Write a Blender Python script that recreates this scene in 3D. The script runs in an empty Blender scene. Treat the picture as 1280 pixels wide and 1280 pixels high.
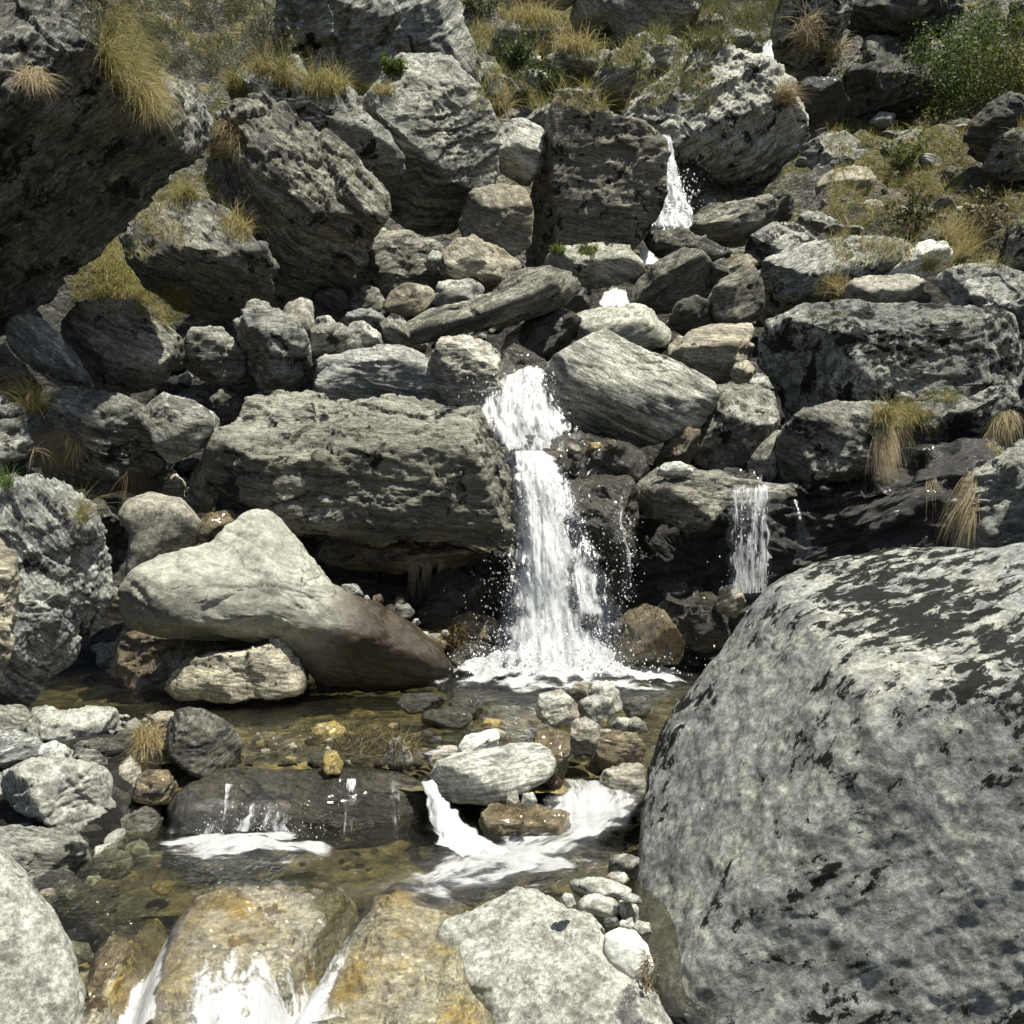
import bpy, math, random
import numpy as np
from mathutils import Vector, Matrix
random.seed(7)
sc = bpy.context.scene
C = sc.collection
# ---------------------------------------------------------------- camera, light, exposure
cam = bpy.data.cameras.new('camera'); camo = bpy.data.objects.new('camera', cam); C.objects.link(camo)
camo.location = (0, 0, 0); camo.rotation_euler = (math.pi/2, 0, 0)
cam.lens = 35; cam.sensor_width = 36; cam.clip_end = 1000; cam.clip_start = 0.05
sc.camera = camo
SUN = Vector((0.28, -0.20, 0.92)).normalized()
w = bpy.data.worlds.new('World'); sc.world = w; w.use_nodes = True
nt = w.node_tree; bg = nt.nodes['Background']
sky = nt.nodes.new('ShaderNodeTexSky'); sky.sky_type = 'NISHITA'; sky.sun_disc = False; sky.dust_density = 2.; sky.ozone_density = .8
sky.sun_elevation = math.asin(SUN.z); sky.sun_rotation = math.atan2(SUN.x, SUN.y)
nt.links.new(sky.outputs[0], bg.inputs[0]); bg.inputs[1].default_value = 0.056
sl = bpy.data.lights.new('sun', 'SUN'); sl.energy = 5.0; sl.angle = math.radians(0.5); sl.color = (1, .965, .86)
so = bpy.data.objects.new('sun', sl); C.objects.link(so); so.rotation_euler = SUN.to_track_quat('Z', 'Y').to_euler()
sc.view_settings.view_transform = 'Standard'; sc.view_settings.look = 'None'
sc.view_settings.gamma = 1; sc.view_settings.exposure = 0.52
F = 1280*35/36.0

def P(px, py, d):
    return np.array([(px-640)/F*d, d, (640-py)/F*d])
# ---------------------------------------------------------------- noise
def _h(ix, iy, iz, s):
    h = (ix*374761393 + iy*668265263 + iz*2147483647 + s*974634777) & 0xffffffff
    h = ((h ^ (h >> 13))*1274126177) & 0xffffffff
    h = ((h ^ (h >> 16))*2246822519) & 0xffffffff
    return h ^ (h >> 15)
_G = np.random.RandomState(3).normal(size=(256, 3)); _G /= np.linalg.norm(_G, axis=1)[:, None]
def perlin(p, s=0):
    i = np.floor(p).astype(np.int64); f = p-i
    u = f*f*f*(f*(f*6-15)+10)
    r = 0
    for dx in (0, 1):
        wx = u[:, 0] if dx else 1-u[:, 0]
        for dy in (0, 1):
            wy = u[:, 1] if dy else 1-u[:, 1]
            for dz in (0, 1):
                wz = u[:, 2] if dz else 1-u[:, 2]
                g = _G[_h(i[:, 0]+dx, i[:, 1]+dy, i[:, 2]+dz, s) & 255]
                r = r + wx*wy*wz*((f[:, 0]-dx)*g[:, 0]+(f[:, 1]-dy)*g[:, 1]+(f[:, 2]-dz)*g[:, 2])
    return r*1.5
def fbm(p, o=4, s=0, g=.5):
    r = 0; a = 1
    for k in range(o):
        r = r + a*perlin(p, s+k); p = p*2.03; a *= g
    return r
def chips(p, s=0):
    """broken planar facets: each cell of a jittered lattice gets its own tilted plane"""
    i = np.floor(p).astype(np.int64)
    best = np.full(len(p), 1e9); val = np.zeros(len(p))
    for dx in (-1, 0, 1):
        for dy in (-1, 0, 1):
            for dz in (-1, 0, 1):
                cx, cy, cz = i[:, 0]+dx, i[:, 1]+dy, i[:, 2]+dz
                h = _h(cx, cy, cz, s)
                c = np.stack([cx+.1+.8*(h & 255)/255., cy+.1+.8*((h >> 8) & 255)/255., cz+.1+.8*((h >> 16) & 255)/255.], 1)
                v = p-c; d = (v*v).sum(1)
                g = _G[(h >> 5) & 255]
                m = d < best
                best[m] = d[m]
                vv = (v*g).sum(1)*.9 + (((h >> 24) & 255)/255.-.5)*.55
                val[m] = vv[m]
    return val
# ---------------------------------------------------------------- cube sphere cache
_cs = {}
def cubesphere(n):
    if n in _cs: return _cs[n]
    t = np.tan(np.linspace(-math.pi/4, math.pi/4, n+1))
    a, b = np.meshgrid(t, t, indexing='ij'); o = np.ones_like(a)
    fs = [(o, a, b), (-o, b, a), (b, o, a), (a, -o, b), (a, b, o), (b, a, -o)]
    V = []; Q = []
    idx = np.arange((n+1)**2).reshape(n+1, n+1)
    for k, f in enumerate(fs):
        V.append(np.stack([x.ravel() for x in f], 1))
        q = np.stack([idx[:-1, :-1], idx[1:, :-1], idx[1:, 1:], idx[:-1, 1:]], -1).reshape(-1, 4)+k*(n+1)**2
        Q.append(q)
    V = np.concatenate(V); Q = np.concatenate(Q)
    key = np.round(V*1e5).astype(np.int64)
    _, fi, inv = np.unique(key, axis=0, return_index=True, return_inverse=True)
    V = V[fi]; Q = inv.ravel()[Q]
    V = V/np.linalg.norm(V, axis=1)[:, None]
    # orient outward
    c = V[Q].mean(1); nn = np.cross(V[Q[:, 1]]-V[Q[:, 0]], V[Q[:, 2]]-V[Q[:, 0]])
    bad = (c*nn).sum(1) < 0; Q[bad] = Q[bad][:, ::-1]
    _cs[n] = (V, Q); return _cs[n]
def vnormals(V, Q):
    fn = np.cross(V[Q[:, 2]]-V[Q[:, 0]], V[Q[:, 3]]-V[Q[:, 1]])
    N = np.zeros_like(V)
    for k in range(4):
        for a in range(3):
            N[:, a] += np.bincount(Q[:, k], fn[:, a], minlength=len(V))
    return N/(np.linalg.norm(N, axis=1)[:, None]+1e-12)
def mesh_np(name, V, Q, mat, smooth=True, attrs=None, uv=None):
    me = bpy.data.meshes.new(name)
    k = Q.shape[1]
    me.vertices.add(len(V)); me.vertices.foreach_set('co', np.ascontiguousarray(V, dtype=np.float32).ravel())
    me.loops.add(Q.size); me.loops.foreach_set('vertex_index', Q.astype(np.int32).ravel())
    me.polygons.add(len(Q)); me.polygons.foreach_set('loop_start', np.arange(0, Q.size, k, dtype=np.int32))
    me.polygons.foreach_set('use_smooth', np.full(len(Q), smooth))
    me.update(calc_edges=True)
    if attrs:
        for an, av in attrs.items():
            if av.ndim == 1:
                at = me.attributes.new(an, 'FLOAT', 'POINT'); at.data.foreach_set('value', av.astype(np.float32))
            else:
                at = me.attributes.new(an, 'FLOAT_COLOR', 'POINT')
                c4 = np.ones((len(av), 4), np.float32); c4[:, :3] = av
                at.data.foreach_set('color', c4.ravel())
    if uv is not None:
        l = me.uv_layers.new(name='UVMap'); l.data.foreach_set('uv', uv[Q.ravel()].astype(np.float32).ravel())
    if mat: me.materials.append(mat)
    return me
def link(name, me, parent=None):
    o = bpy.data.objects.new(name, me); C.objects.link(o)
    if parent: o.parent = parent
    return o
def tag(o, label=None, cat=None, group=None, kind=None):
    if label: o['label'] = label
    if cat: o['category'] = cat
    if group: o['group'] = group
    if kind: o['kind'] = kind
    return o
# ---------------------------------------------------------------- materials
def N(nt, t, **kw):
    n = nt.nodes.new(t)
    for k, v in kw.items(): setattr(n, k, v)
    return n
def newmat(name):
    m = bpy.data.materials.new(name); m.use_nodes = True
    nt = m.node_tree; b = nt.nodes['Principled BSDF']
    return m, nt, b
def noise(nt, vec, scale, detail=6, rough=.6, dist=0, wsrc=None):
    n = N(nt, 'ShaderNodeTexNoise')
    n.inputs['Scale'].default_value = scale; n.inputs['Detail'].default_value = detail
    n.inputs['Roughness'].default_value = rough; n.inputs['Distortion'].default_value = dist
    nt.links.new(vec, n.inputs['Vector']); return n.outputs[0]
def ramp(nt, src, lo, hi, a=0., b=1.):
    n = N(nt, 'ShaderNodeMapRange'); n.interpolation_type = 'SMOOTHSTEP'
    nt.links.new(src, n.inputs[0]); n.inputs[1].default_value = lo; n.inputs[2].default_value = hi
    n.inputs[3].default_value = a; n.inputs[4].default_value = b; return n.outputs[0]
def mixc(nt, f, a, b, mode='MIX'):
    n = N(nt, 'ShaderNodeMix'); n.data_type = 'RGBA'; n.blend_type = mode
    for s, v in ((0, f), (6, a), (7, b)):
        if isinstance(v, (int, float)): n.inputs[s].default_value = v
        elif isinstance(v, tuple): n.inputs[s].default_value = (*v[:3], 1)
        else: nt.links.new(v, n.inputs[s])
    return n.outputs[2]
def math_(nt, op, a, b=0.):
    n = N(nt, 'ShaderNodeMath', operation=op)
    for s, v in ((0, a), (1, b)):
        if isinstance(v, (int, float)): n.inputs[s].default_value = v
        else: nt.links.new(v, n.inputs[s])
    return n.outputs[0]
def objvec(nt, scale=(1, 1, 1), world=False):
    tc = N(nt, 'ShaderNodeTexCoord'); mp = N(nt, 'ShaderNodeMapping')
    mp.inputs['Scale'].default_value = scale
    if world:
        nt.links.new(tc.outputs['Object'], mp.inputs['Vector']); return mp.outputs[0]
    oi = N(nt, 'ShaderNodeObjectInfo')
    add = N(nt, 'ShaderNodeVectorMath', operation='ADD')
    cx = N(nt, 'ShaderNodeCombineXYZ')
    m1 = math_(nt, 'MULTIPLY', oi.outputs['Random'], 91.); m2 = math_(nt, 'MULTIPLY', oi.outputs['Random'], 37.)
    nt.links.new(m1, cx.inputs[0]); nt.links.new(m2, cx.inputs[1]); nt.links.new(m1, cx.inputs[2])
    nt.links.new(tc.outputs['Object'], add.inputs[0]); nt.links.new(cx.outputs[0], add.inputs[1])
    nt.links.new(add.outputs[0], mp.inputs['Vector'])
    return mp.outputs[0]
MATS = {}
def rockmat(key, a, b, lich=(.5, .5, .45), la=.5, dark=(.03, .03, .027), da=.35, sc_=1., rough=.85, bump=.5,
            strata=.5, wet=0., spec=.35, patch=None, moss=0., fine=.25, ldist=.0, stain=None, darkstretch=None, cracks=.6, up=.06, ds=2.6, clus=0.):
    if key not in ('yellow', 'gold', 'wetbrown'):
        tn = lambda c: tuple((sum(c)/3+(x-sum(c)/3)*.62)*k_*1.12 for x, k_ in zip(c, (.985, 1.0, .94)))
        a, b, lich = tn(a), tn(b), tn(lich)
    m, nt, bs = newmat('rock_'+key)
    v = objvec(nt, (sc_, sc_, sc_)); vs = objvec(nt, (sc_*.8, sc_*.8, sc_*5.5))
    oi = N(nt, 'ShaderNodeObjectInfo')
    n1 = noise(nt, v, 1.3, 8, .62); n2 = noise(nt, vs, 1.5, 9, .56, .6)
    col = mixc(nt, ramp(nt, n1, .35, .65), a, b)
    col = mixc(nt, strata, col, mixc(nt, 1., col, mixc(nt, ramp(nt, n2, .34, .66), (.38, .38, .39), (1.62, 1.6, 1.52)), 'MULTIPLY'))
    n3 = noise(nt, v, 5.6, 12, .78, ldist)
    lo = .66-.30*la
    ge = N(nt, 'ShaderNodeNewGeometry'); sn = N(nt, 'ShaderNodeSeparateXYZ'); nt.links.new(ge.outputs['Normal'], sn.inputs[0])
    n3_toplit = math_(nt, 'ADD', n3, math_(nt, 'MULTIPLY', sn.outputs[2], up))  # more pale lichen on upward faces: sunlit tops put into the colour
    lichen_toplight = ramp(nt, n3_toplit, lo, lo+.05); n3b = noise(nt, v, .8, 3, .5)
    lichen_toplight = math_(nt, 'MULTIPLY', lichen_toplight, ramp(nt, n3b, .38, .60, .25, 1.))
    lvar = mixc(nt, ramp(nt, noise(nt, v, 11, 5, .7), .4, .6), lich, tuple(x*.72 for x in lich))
    if la > 0: col = mixc(nt, lichen_toplight, col, lvar)
    vd = v if darkstretch is None else objvec(nt, tuple(sc_*x for x in darkstretch))
    n4 = noise(nt, vd, ds, 12, .70, .3)
    if clus: n4 = math_(nt, 'ADD', n4, ramp(nt, noise(nt, v, .75, 3, .5), .38, .62, -clus, clus))
    d0 = .68-.28*da
    dmask = ramp(nt, n4, d0, d0+.045)
    if da > 0: col = mixc(nt, dmask, col, dark)
    # thin cracks: narrow zero crossing of a stretched warped noise
    nc = noise(nt, vs, .75, 5, .55, 1.2)
    cr = math_(nt, 'ABSOLUTE', math_(nt, 'SUBTRACT', nc, .5))
    cm = math_(nt, 'MULTIPLY', ramp(nt, cr, .0, .012, 1., 0.), ramp(nt, n1, .45, .6))
    cm = math_(nt, 'MULTIPLY', cm, cracks)
    col = mixc(nt, cm, col, (.03, .028, .024))
    if moss > 0:
        n5 = noise(nt, v, 1.7, 8, .7)
        col = mixc(nt, ramp(nt, n5, .62-.2*moss, .72-.2*moss), col, (.085, .085, .02))
    if stain:
        n6 = noise(nt, v, 1.1, 7, .65, .5)
        col = mixc(nt, ramp(nt, n6, .48, .62), col, stain)
    f1 = noise(nt, v, 38, 6, .8); f2 = noise(nt, vs if strata > .3 else v, 9, 8, .8)
    col = mixc(nt, 1., col, mixc(nt, ramp(nt, f2, .38, .62), (1-fine*2.1,)*3, (1+fine*1.8,)*3), 'MULTIPLY')
    col = mixc(nt, 1., col, mixc(nt, ramp(nt, f1, .36, .64), (1-fine*1.6,)*3, (1+fine*1.5,)*3), 'MULTIPLY')
    rv = math_(nt, 'ADD', math_(nt, 'MULTIPLY', oi.outputs['Random'], .34), .83)
    cg = N(nt, 'ShaderNodeCombineXYZ')
    for i in range(3): nt.links.new(rv, cg.inputs[i])
    col = mixc(nt, 1., col, cg.outputs[0], 'MULTIPLY')
    nt.links.new(col, bs.inputs['Base Color'])
    bs.inputs['Roughness'].default_value = rough; bs.inputs['Specular IOR Level'].default_value = spec
    if wet > 0:
        wr = ramp(nt, noise(nt, v, 6, 5, .7), .4, .65, rough, .12)
        nt.links.new(wr, bs.inputs['Roughness'])
        bs.inputs['Coat Weight'].default_value = wet; bs.inputs['Coat Roughness'].default_value = .08
    hsum = math_(nt, 'ADD', math_(nt, 'MULTIPLY', n2, 1.0*strata+.3), math_(nt, 'MULTIPLY', n3, .8))
    hsum = math_(nt, 'ADD', hsum, math_(nt, 'MULTIPLY', f1, .26))
    hsum = math_(nt, 'ADD', hsum, math_(nt, 'MULTIPLY', f2, .5))
    hsum = math_(nt, 'SUBTRACT', hsum, math_(nt, 'MULTIPLY', cm, .5))
    bp = N(nt, 'ShaderNodeBump'); bp.inputs['Strength'].default_value = bump; bp.inputs['Distance'].default_value = .09/sc_
    nt.links.new(hsum, bp.inputs['Height']); nt.links.new(bp.outputs[0], bs.inputs['Normal'])
    MATS[key] = m; return m
rockmat('schist', (.14, .137, .12), (.27, .262, .228), lich=(.46, .455, .405), la=.45, da=.40, strata=.75, bump=.75)
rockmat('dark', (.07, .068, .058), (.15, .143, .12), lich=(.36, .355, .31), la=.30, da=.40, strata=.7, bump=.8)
rockmat('lichen', (.17, .165, .15), (.28, .27, .24), lich=(.55, .545, .49), la=.66, da=.62, dark=(.03, .03, .024), strata=.4, bump=1.)
rockmat('pale', (.27, .265, .24), (.40, .39, .35), lich=(.54, .53, .475), la=.5, da=.14, strata=.55, bump=.6)
rockmat('cream', (.19, .18, .145), (.32, .30, .235), lich=(.64, .62, .50), la=.42, da=.42, up=.26, fine=.17, strata=.6, bump=1.0, moss=.12)  # high up value: the sunlit top is painted in with the pale lichen
rockmat('smooth', (.23, .223, .185), (.33, .32, .27), lich=(.42, .41, .345), la=.45, da=0.14, strata=.28, bump=.4, fine=.12, rough=.8, cracks=.6)
rockmat('tan', (.26, .215, .145), (.36, .32, .23), lich=(.47, .43, .34), la=.3, da=.2, strata=.5, bump=.5)
rockmat('brownsmooth', (.20, .18, .145), (.28, .26, .215), lich=(.38, .36, .30), la=.3, da=.08, strata=.3, bump=.3)
rockmat('blue', (.19, .2, .215), (.30, .31, .315), lich=(.45, .46, .45), la=.3, da=.25, strata=.9, bump=.6)
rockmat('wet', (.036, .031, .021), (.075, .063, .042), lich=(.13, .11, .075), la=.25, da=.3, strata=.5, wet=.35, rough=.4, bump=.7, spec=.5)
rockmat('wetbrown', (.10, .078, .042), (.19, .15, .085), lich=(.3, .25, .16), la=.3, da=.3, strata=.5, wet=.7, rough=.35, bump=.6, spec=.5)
rockmat('black', (.02, .019, .016), (.04, .036, .03), la=.0, da=.3, strata=.5, wet=.2, rough=.6)  # near-black tone carries the shade of caves and hollows in the colour
rockmat('yellow', (.50, .42, .22), (.70, .65, .46), lich=(.80, .78, .68), la=.66, dark=(.16, .11, .05), da=.34, sc_=1.5, strata=.6, wet=.3, rough=.4, bump=.8, stain=(.56, .40, .10), spec=.5, fine=.2)
rockmat('gold', (.26, .19, .06), (.42, .33, .13), lich=(.55, .49, .30), la=.4, dark=(.07, .05, .02), da=.40, sc_=1.8, strata=.5, wet=.6, rough=.25, bump=.6, spec=.5, stain=(.30, .22, .03))
rockmat('pillar', (.19, .165, .125), (.34, .30, .23), lich=(.44, .39, .30), la=.35, da=.5, strata=.5, bump=1., dark=(.035, .032, .025))
rockmat('hero', (.20, .208, .215), (.285, .285, .265), lich=(.40, .39, .33), la=.40, da=.485, dark=(.007, .008, .005), strata=.10, bump=.36, fine=.22, sc_=1.05, rough=.8, darkstretch=(.8, 1.5, 1.5), cracks=.15, ds=7.5, clus=.10)
rockmat('granite', (.27, .266, .24), (.38, .373, .333), lich=(.47, .462, .41), la=.5, dark=(.16, .16, .15), da=.36, strata=.15, bump=.45, fine=.22, sc_=1.3)
# ---------------------------------------------------------------- rock builder
def fr(v):
    v = np.array(v, float); return v/np.linalg.norm(v)
SHAPES = []
def rock(d, pts, mat='schist', label='', name='boulder', cat='boulder', T=None, facets=None, box=5.5, nf=None, chip=1., lay=None,
         seed=None, group=None, res=2.0, fbs=1., hf=1., grow=1.03, strat=1., rnd=1, kind=None, post=None, smooth=False):
    pg = np.array([[float(a) for a in s.split(',')] for s in pts.split()])
    seed = seed if seed is not None else len(SHAPES)*13+5
    rs = np.random.RandomState(seed)
    x0, y0 = pg.min(0); x1, y1 = pg.max(0)
    # centroid of area
    X, Y = pg[:, 0], pg[:, 1]; X2, Y2 = np.roll(X, -1), np.roll(Y, -1)
    cr = X*Y2-X2*Y; A = cr.sum()/2
    cx = ((X+X2)*cr).sum()/(6*A); cy = ((Y+Y2)*cr).sum()/(6*A); A = abs(A)
    c = P(cx, cy, d); D = np.linalg.norm(c)
    wv = -c/D; right = fr(np.cross([0, 0, 1], wv)); 
    up = np.cross(wv, right)
    B = np.stack([right, up, wv])             # rows: local axes in world
    # outline in the plane through c perpendicular to the view ray
    rays = np.stack([(pg[:, 0]-640)/F, np.ones(len(pg)), (640-pg[:, 1])/F], 1)
    tt = (c@wv)/(rays@wv); W = rays*tt[:, None]-c
    ol = np.stack([W@right, W@up], 1)*grow
    L = math.sqrt(A)/F*d
    if T is None: T = .5*min(x1-x0, y1-y0)/F*d*.5 + .25*L
    else: T = T*L
    px = math.sqrt(A)
    n = int(min(230, max(8, px/1.5/res)))
    V, Q = cubesphere(n)
    th = np.arctan2(V[:, 1], V[:, 0])
    # radius function
    K = 720; ths = np.linspace(-math.pi, math.pi, K, endpoint=False)
    dr = np.stack([np.cos(ths), np.sin(ths)], 1)
    a = ol; b = np.roll(ol, -1, 0); e = b-a
    den = dr[:, None, 0]*e[None, :, 1]-dr[:, None, 1]*e[None, :, 0]
    den = np.where(abs(den) < 1e-9, 1e-9, den)
    t = (a[None, :, 0]*e[None, :, 1]-a[None, :, 1]*e[None, :, 0])/den
    u = (a[None, :, 0]*dr[:, None, 1]-a[None, :, 1]*dr[:, None, 0])/den
    ok = (u >= -1e-6) & (u <= 1+1e-6) & (t > 0)
    R = np.where(ok, t, 0).max(1); R[R == 0] = L*.3
    k = np.array([1, 2, 3, 2, 1.]) if not smooth else np.hanning(31); k = k/k.sum()
    h = len(k)//2
    R = np.convolve(np.concatenate([R[-h:], R, R[:h]]), k, 'valid')
    Ri = np.interp(th, np.concatenate([ths, [math.pi]]), np.concatenate([R, [R[0]]]))
    # superellipsoid
    rho = np.hypot(V[:, 0], V[:, 1]); z = V[:, 2]
    s = (rho**box+abs(z)**box)**(-1./box)
    rho = rho*s; z = z*s
    p = np.stack([np.cos(th)*rho*Ri, np.sin(th)*rho*Ri, z*T], 1)
    fl = list(facets) if facets else []
    for i in range(nf if nf is not None else ((8 if facets is None else 5) if rnd else 2)):
        v = rs.normal(size=3); v[2] = abs(v[2])*.8+.2; fl.append((*fr(v), rs.uniform(.60, .86)))
    for i in range(3):
        v = rs.normal(size=3); v[2] = -abs(v[2])-.2; fl.append((*fr(v), rs.uniform(.7, .9)))
    for f in fl:
        nn = fr(f[:3]); q = p@nn; Dm = q.max()*f[3]
        kk = 80. if rnd == 1 else (12. if rnd == 0 else 26.)
        g = (1+np.maximum(q/Dm, 0)**kk)**(1/kk)      # soft clip
        p /= g[:, None]
    # the clipped facets must not eat the outline: stretch back to it, direction by direction
    nb = int(min(144, max(36, n*2))); tw = 2*math.pi
    for _ in range(3):
        th2 = np.arctan2(p[:, 1], p[:, 0]); rel = np.hypot(p[:, 0], p[:, 1])/Ri
        bi = ((th2+math.pi)/tw*nb).astype(int) % nb
        mx = np.zeros(nb); np.maximum.at(mx, bi, rel); mx[mx < .3] = 1
        mx = (mx*2+np.roll(mx, 1)+np.roll(mx, -1))/4
        cc = (np.arange(nb)+.5)/nb*tw-math.pi
        sf = np.interp(th2, np.concatenate([[cc[-1]-tw], cc, [cc[0]+tw]]), np.concatenate([[mx[-1]], mx, [mx[0]]]))
        p[:, :2] /= sf[:, None]
    # layer frame (strata direction) in local coordinates, rows
    if lay is None: lay = (rs.uniform(-.5, .5), 1, rs.uniform(.0, .7))
    lz = fr(lay); lx = fr(np.cross([0.3, .1, 1], lz)); ly = np.cross(lz, lx)
    LF = np.stack([lx, ly, lz])
    q = p@LF.T + rs.uniform(-50, 50, 3)*1.0
    nrm = vnormals(p, Q)
    u_ = q/L
    warp = np.stack([perlin(u_*1.7, 11), perlin(u_*1.7+9, 12), perlin(u_*1.7+19, 13)], 1)*.25
    uw = u_+warp
    disp = fbs*(.030*fbm(u_*1.3, 3, seed % 97) + .018*fbm(u_*4.1, 3, 5))
    if chip > 0:
        disp += chip*(.06*chips(uw*np.array([1.5, 1.5, 2.6]), seed % 89) + .032*chips(uw*np.array([3.7, 3.7, 7.5])+3, 7))
        if n > 40: disp += chip*.018*chips(uw*np.array([9, 9, 18.]), 8)
    if strat > 0:
        zz = u_[:, 2]*9+1.6*fbm(u_*np.array([1.2, 1.2, 3]), 3, 21)
        saw = zz-np.floor(zz)
        amp = np.clip(.5+1.2*perlin(u_*2.1, 31), 0, 1)
        disp += strat*.022*(saw**3)*amp*-1
        if n > 60:
            zz = u_[:, 2]*31+2.5*fbm(u_*np.array([2, 2, 5.]), 3, 41); saw = zz-np.floor(zz)
            disp += strat*.007*(saw**2)*-1*np.clip(.5+1.5*perlin(u_*3.1, 33), 0, 1)
    m_abs = q
    disp += hf*fbs*.011*fbm(u_*14, 3, 9)+(hf*fbs*.006*fbm(u_*40, 2, 19) if n > 60 else 0)
    p = p+nrm*(disp*L)[:, None]
    if post: p = post(p, L)
    V3 = p@LF.T                      # vertices in the layer frame = object local frame
    me = mesh_np(name, V3, Q, MATS[mat])
    o = link(name, me)
    Mw = (LF@B)                      # rows = object axes in world
    mat4 = Matrix([[*Mw[:, 0]], [*Mw[:, 1]], [*Mw[:, 2]]]).to_4x4()
    mat4.translation = Vector(c); o.matrix_world = mat4
    tag(o, label, cat, group, kind)
    SHAPES.append(o)
    return o
rockmat('lichenblue', (.20, .205, .21), (.32, .32, .31), lich=(.58, .58, .54), la=.62, da=.34, strata=.45, bump=1.)
rockmat('brownschist', (.15, .138, .112), (.265, .245, .20), lich=(.43, .41, .34), la=.40, da=.38, strata=.85, bump=.8)
rockmat('lichenpale', (.24, .24, .22), (.36, .355, .325), lich=(.60, .595, .54), la=.66, da=.44, strata=.5, bump=.95)
rockmat('bluepale', (.20, .21, .22), (.33, .33, .32), lich=(.52, .50, .42), la=.4, da=.12, strata=.5, bump=.5)
rockmat('tanpale', (.27, .235, .18), (.40, .37, .30), lich=(.60, .57, .49), la=.5, da=.2, strata=.5, bump=.6)
rockmat('creamlight', (.29, .275, .22), (.42, .40, .33), lich=(.58, .56, .47), la=.5, da=.34, strata=.5, bump=.9, moss=.25)
rockmat('palecream', (.27, .26, .21), (.42, .405, .335), lich=(.52, .50, .42), la=.4, da=.1, strata=.4, bump=.35)
rockmat('palebright', (.37, .365, .335), (.50, .49, .45), lich=(.62, .61, .56), la=.5, da=.3, strata=.8, bump=.9)
rockmat('speckle', (.15, .14, .115), (.26, .24, .19), lich=(.62, .59, .50), la=.58, da=.5, strata=.3, bump=1.)
rockmat('slab', (.225, .225, .205), (.35, .345, .305), lich=(.44, .43, .37), la=.3, da=.12, strata=.95, bump=.5)
rockmat('white', (.60, .60, .55), (.72, .72, .66), lich=(.76, .75, .70), la=.3, da=.12, strata=.5, bump=.6)
rockmat('whitesmooth', (.58, .58, .53), (.68, .67, .61), lich=(.72, .71, .66), la=.3, da=.04, strata=.2, bump=.25, fine=.12, cracks=.1)
rockmat('greyblue', (.22, .225, .22), (.33, .33, .305), lich=(.48, .47, .41), la=.4, da=.25, strata=.6, bump=.8, moss=.15)
rockmat('lichenbig', (.15, .15, .14), (.27, .265, .245), lich=(.60, .595, .54), la=.72, da=.60, dark=(.028, .029, .022), strata=.25, bump=1.1, moss=.08)
rockmat('lichentop', (.16, .15, .125), (.24, .225, .19), lich=(.50, .49, .43), la=.55, da=.5, strata=.7, bump=1.)
rockmat('overhang', (.13, .125, .105), (.24, .235, .21), lich=(.52, .52, .48), la=.5, da=.5, strata=.6, bump=1.1)
rockmat('schistlight', (.23, .225, .20), (.34, .335, .30), lich=(.46, .455, .41), la=.4, da=.24, strata=.9, bump=.8)
rockmat('peak', (.24, .24, .225), (.37, .37, .345), lich=(.50, .50, .46), la=.45, da=.3, strata=.9, bump=.9, sc_=.8)
rockmat('farcliff', (.30, .30, .28), (.42, .42, .39), lich=(.60, .60, .57), la=.5, da=.36, strata=.4, bump=1., sc_=.55, moss=.4)
rockmat('farcliff2', (.26, .255, .225), (.38, .375, .335), lich=(.46, .45, .40), la=.35, da=.25, strata=.4, bump=.8, sc_=.4, moss=.1)
rockmat('biglichen', (.36, .355, .31), (.50, .49, .43), lich=(.70, .69, .60), la=.6, da=.42, strata=.7, bump=1., sc_=.8)
rockmat('darkcliff', (.085, .083, .073), (.16, .155, .14), lich=(.5, .5, .46), la=.20, da=.35, strata=.8, bump=1., sc_=.6)
rockmat('greysmooth', (.24, .24, .22), (.34, .335, .30), lich=(.46, .45, .41), la=.3, da=.1, strata=.5, bump=.3)
def smoothwet():
    # same pale stone, with the brown water-stained tail: the stain follows the rock's own length
    m = MATS['smooth'].copy(); m.name = 'rock_smooth_with_stained_tail'; nt = m.node_tree
    bs = nt.nodes['Principled BSDF']
    src = bs.inputs['Base Color'].links[0].from_socket
    at = N(nt, 'ShaderNodeAttribute'); at.attribute_name = 'tail'
    v = objvec(nt); n = noise(nt, v, 2.5, 6, .6)
    f = ramp(nt, math_(nt, 'ADD', at.outputs['Fac'], math_(nt, 'MULTIPLY', n, .35)), .50, .80)
    wetc = mixc(nt, ramp(nt, noise(nt, v, 5, 8, .7), .35, .65), (.028, .020, .012), (.062, .046, .029))
    nt.links.new(mixc(nt, f, src, wetc), bs.inputs['Base Color'])
    nt.links.new(ramp(nt, f, 0, 1, .7, .38), bs.inputs['Roughness'])
    nt.links.new(ramp(nt, f, 0, 1, 0, .25), bs.inputs['Coat Weight'])
    MATS['smoothwet'] = m
smoothwet()
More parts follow.
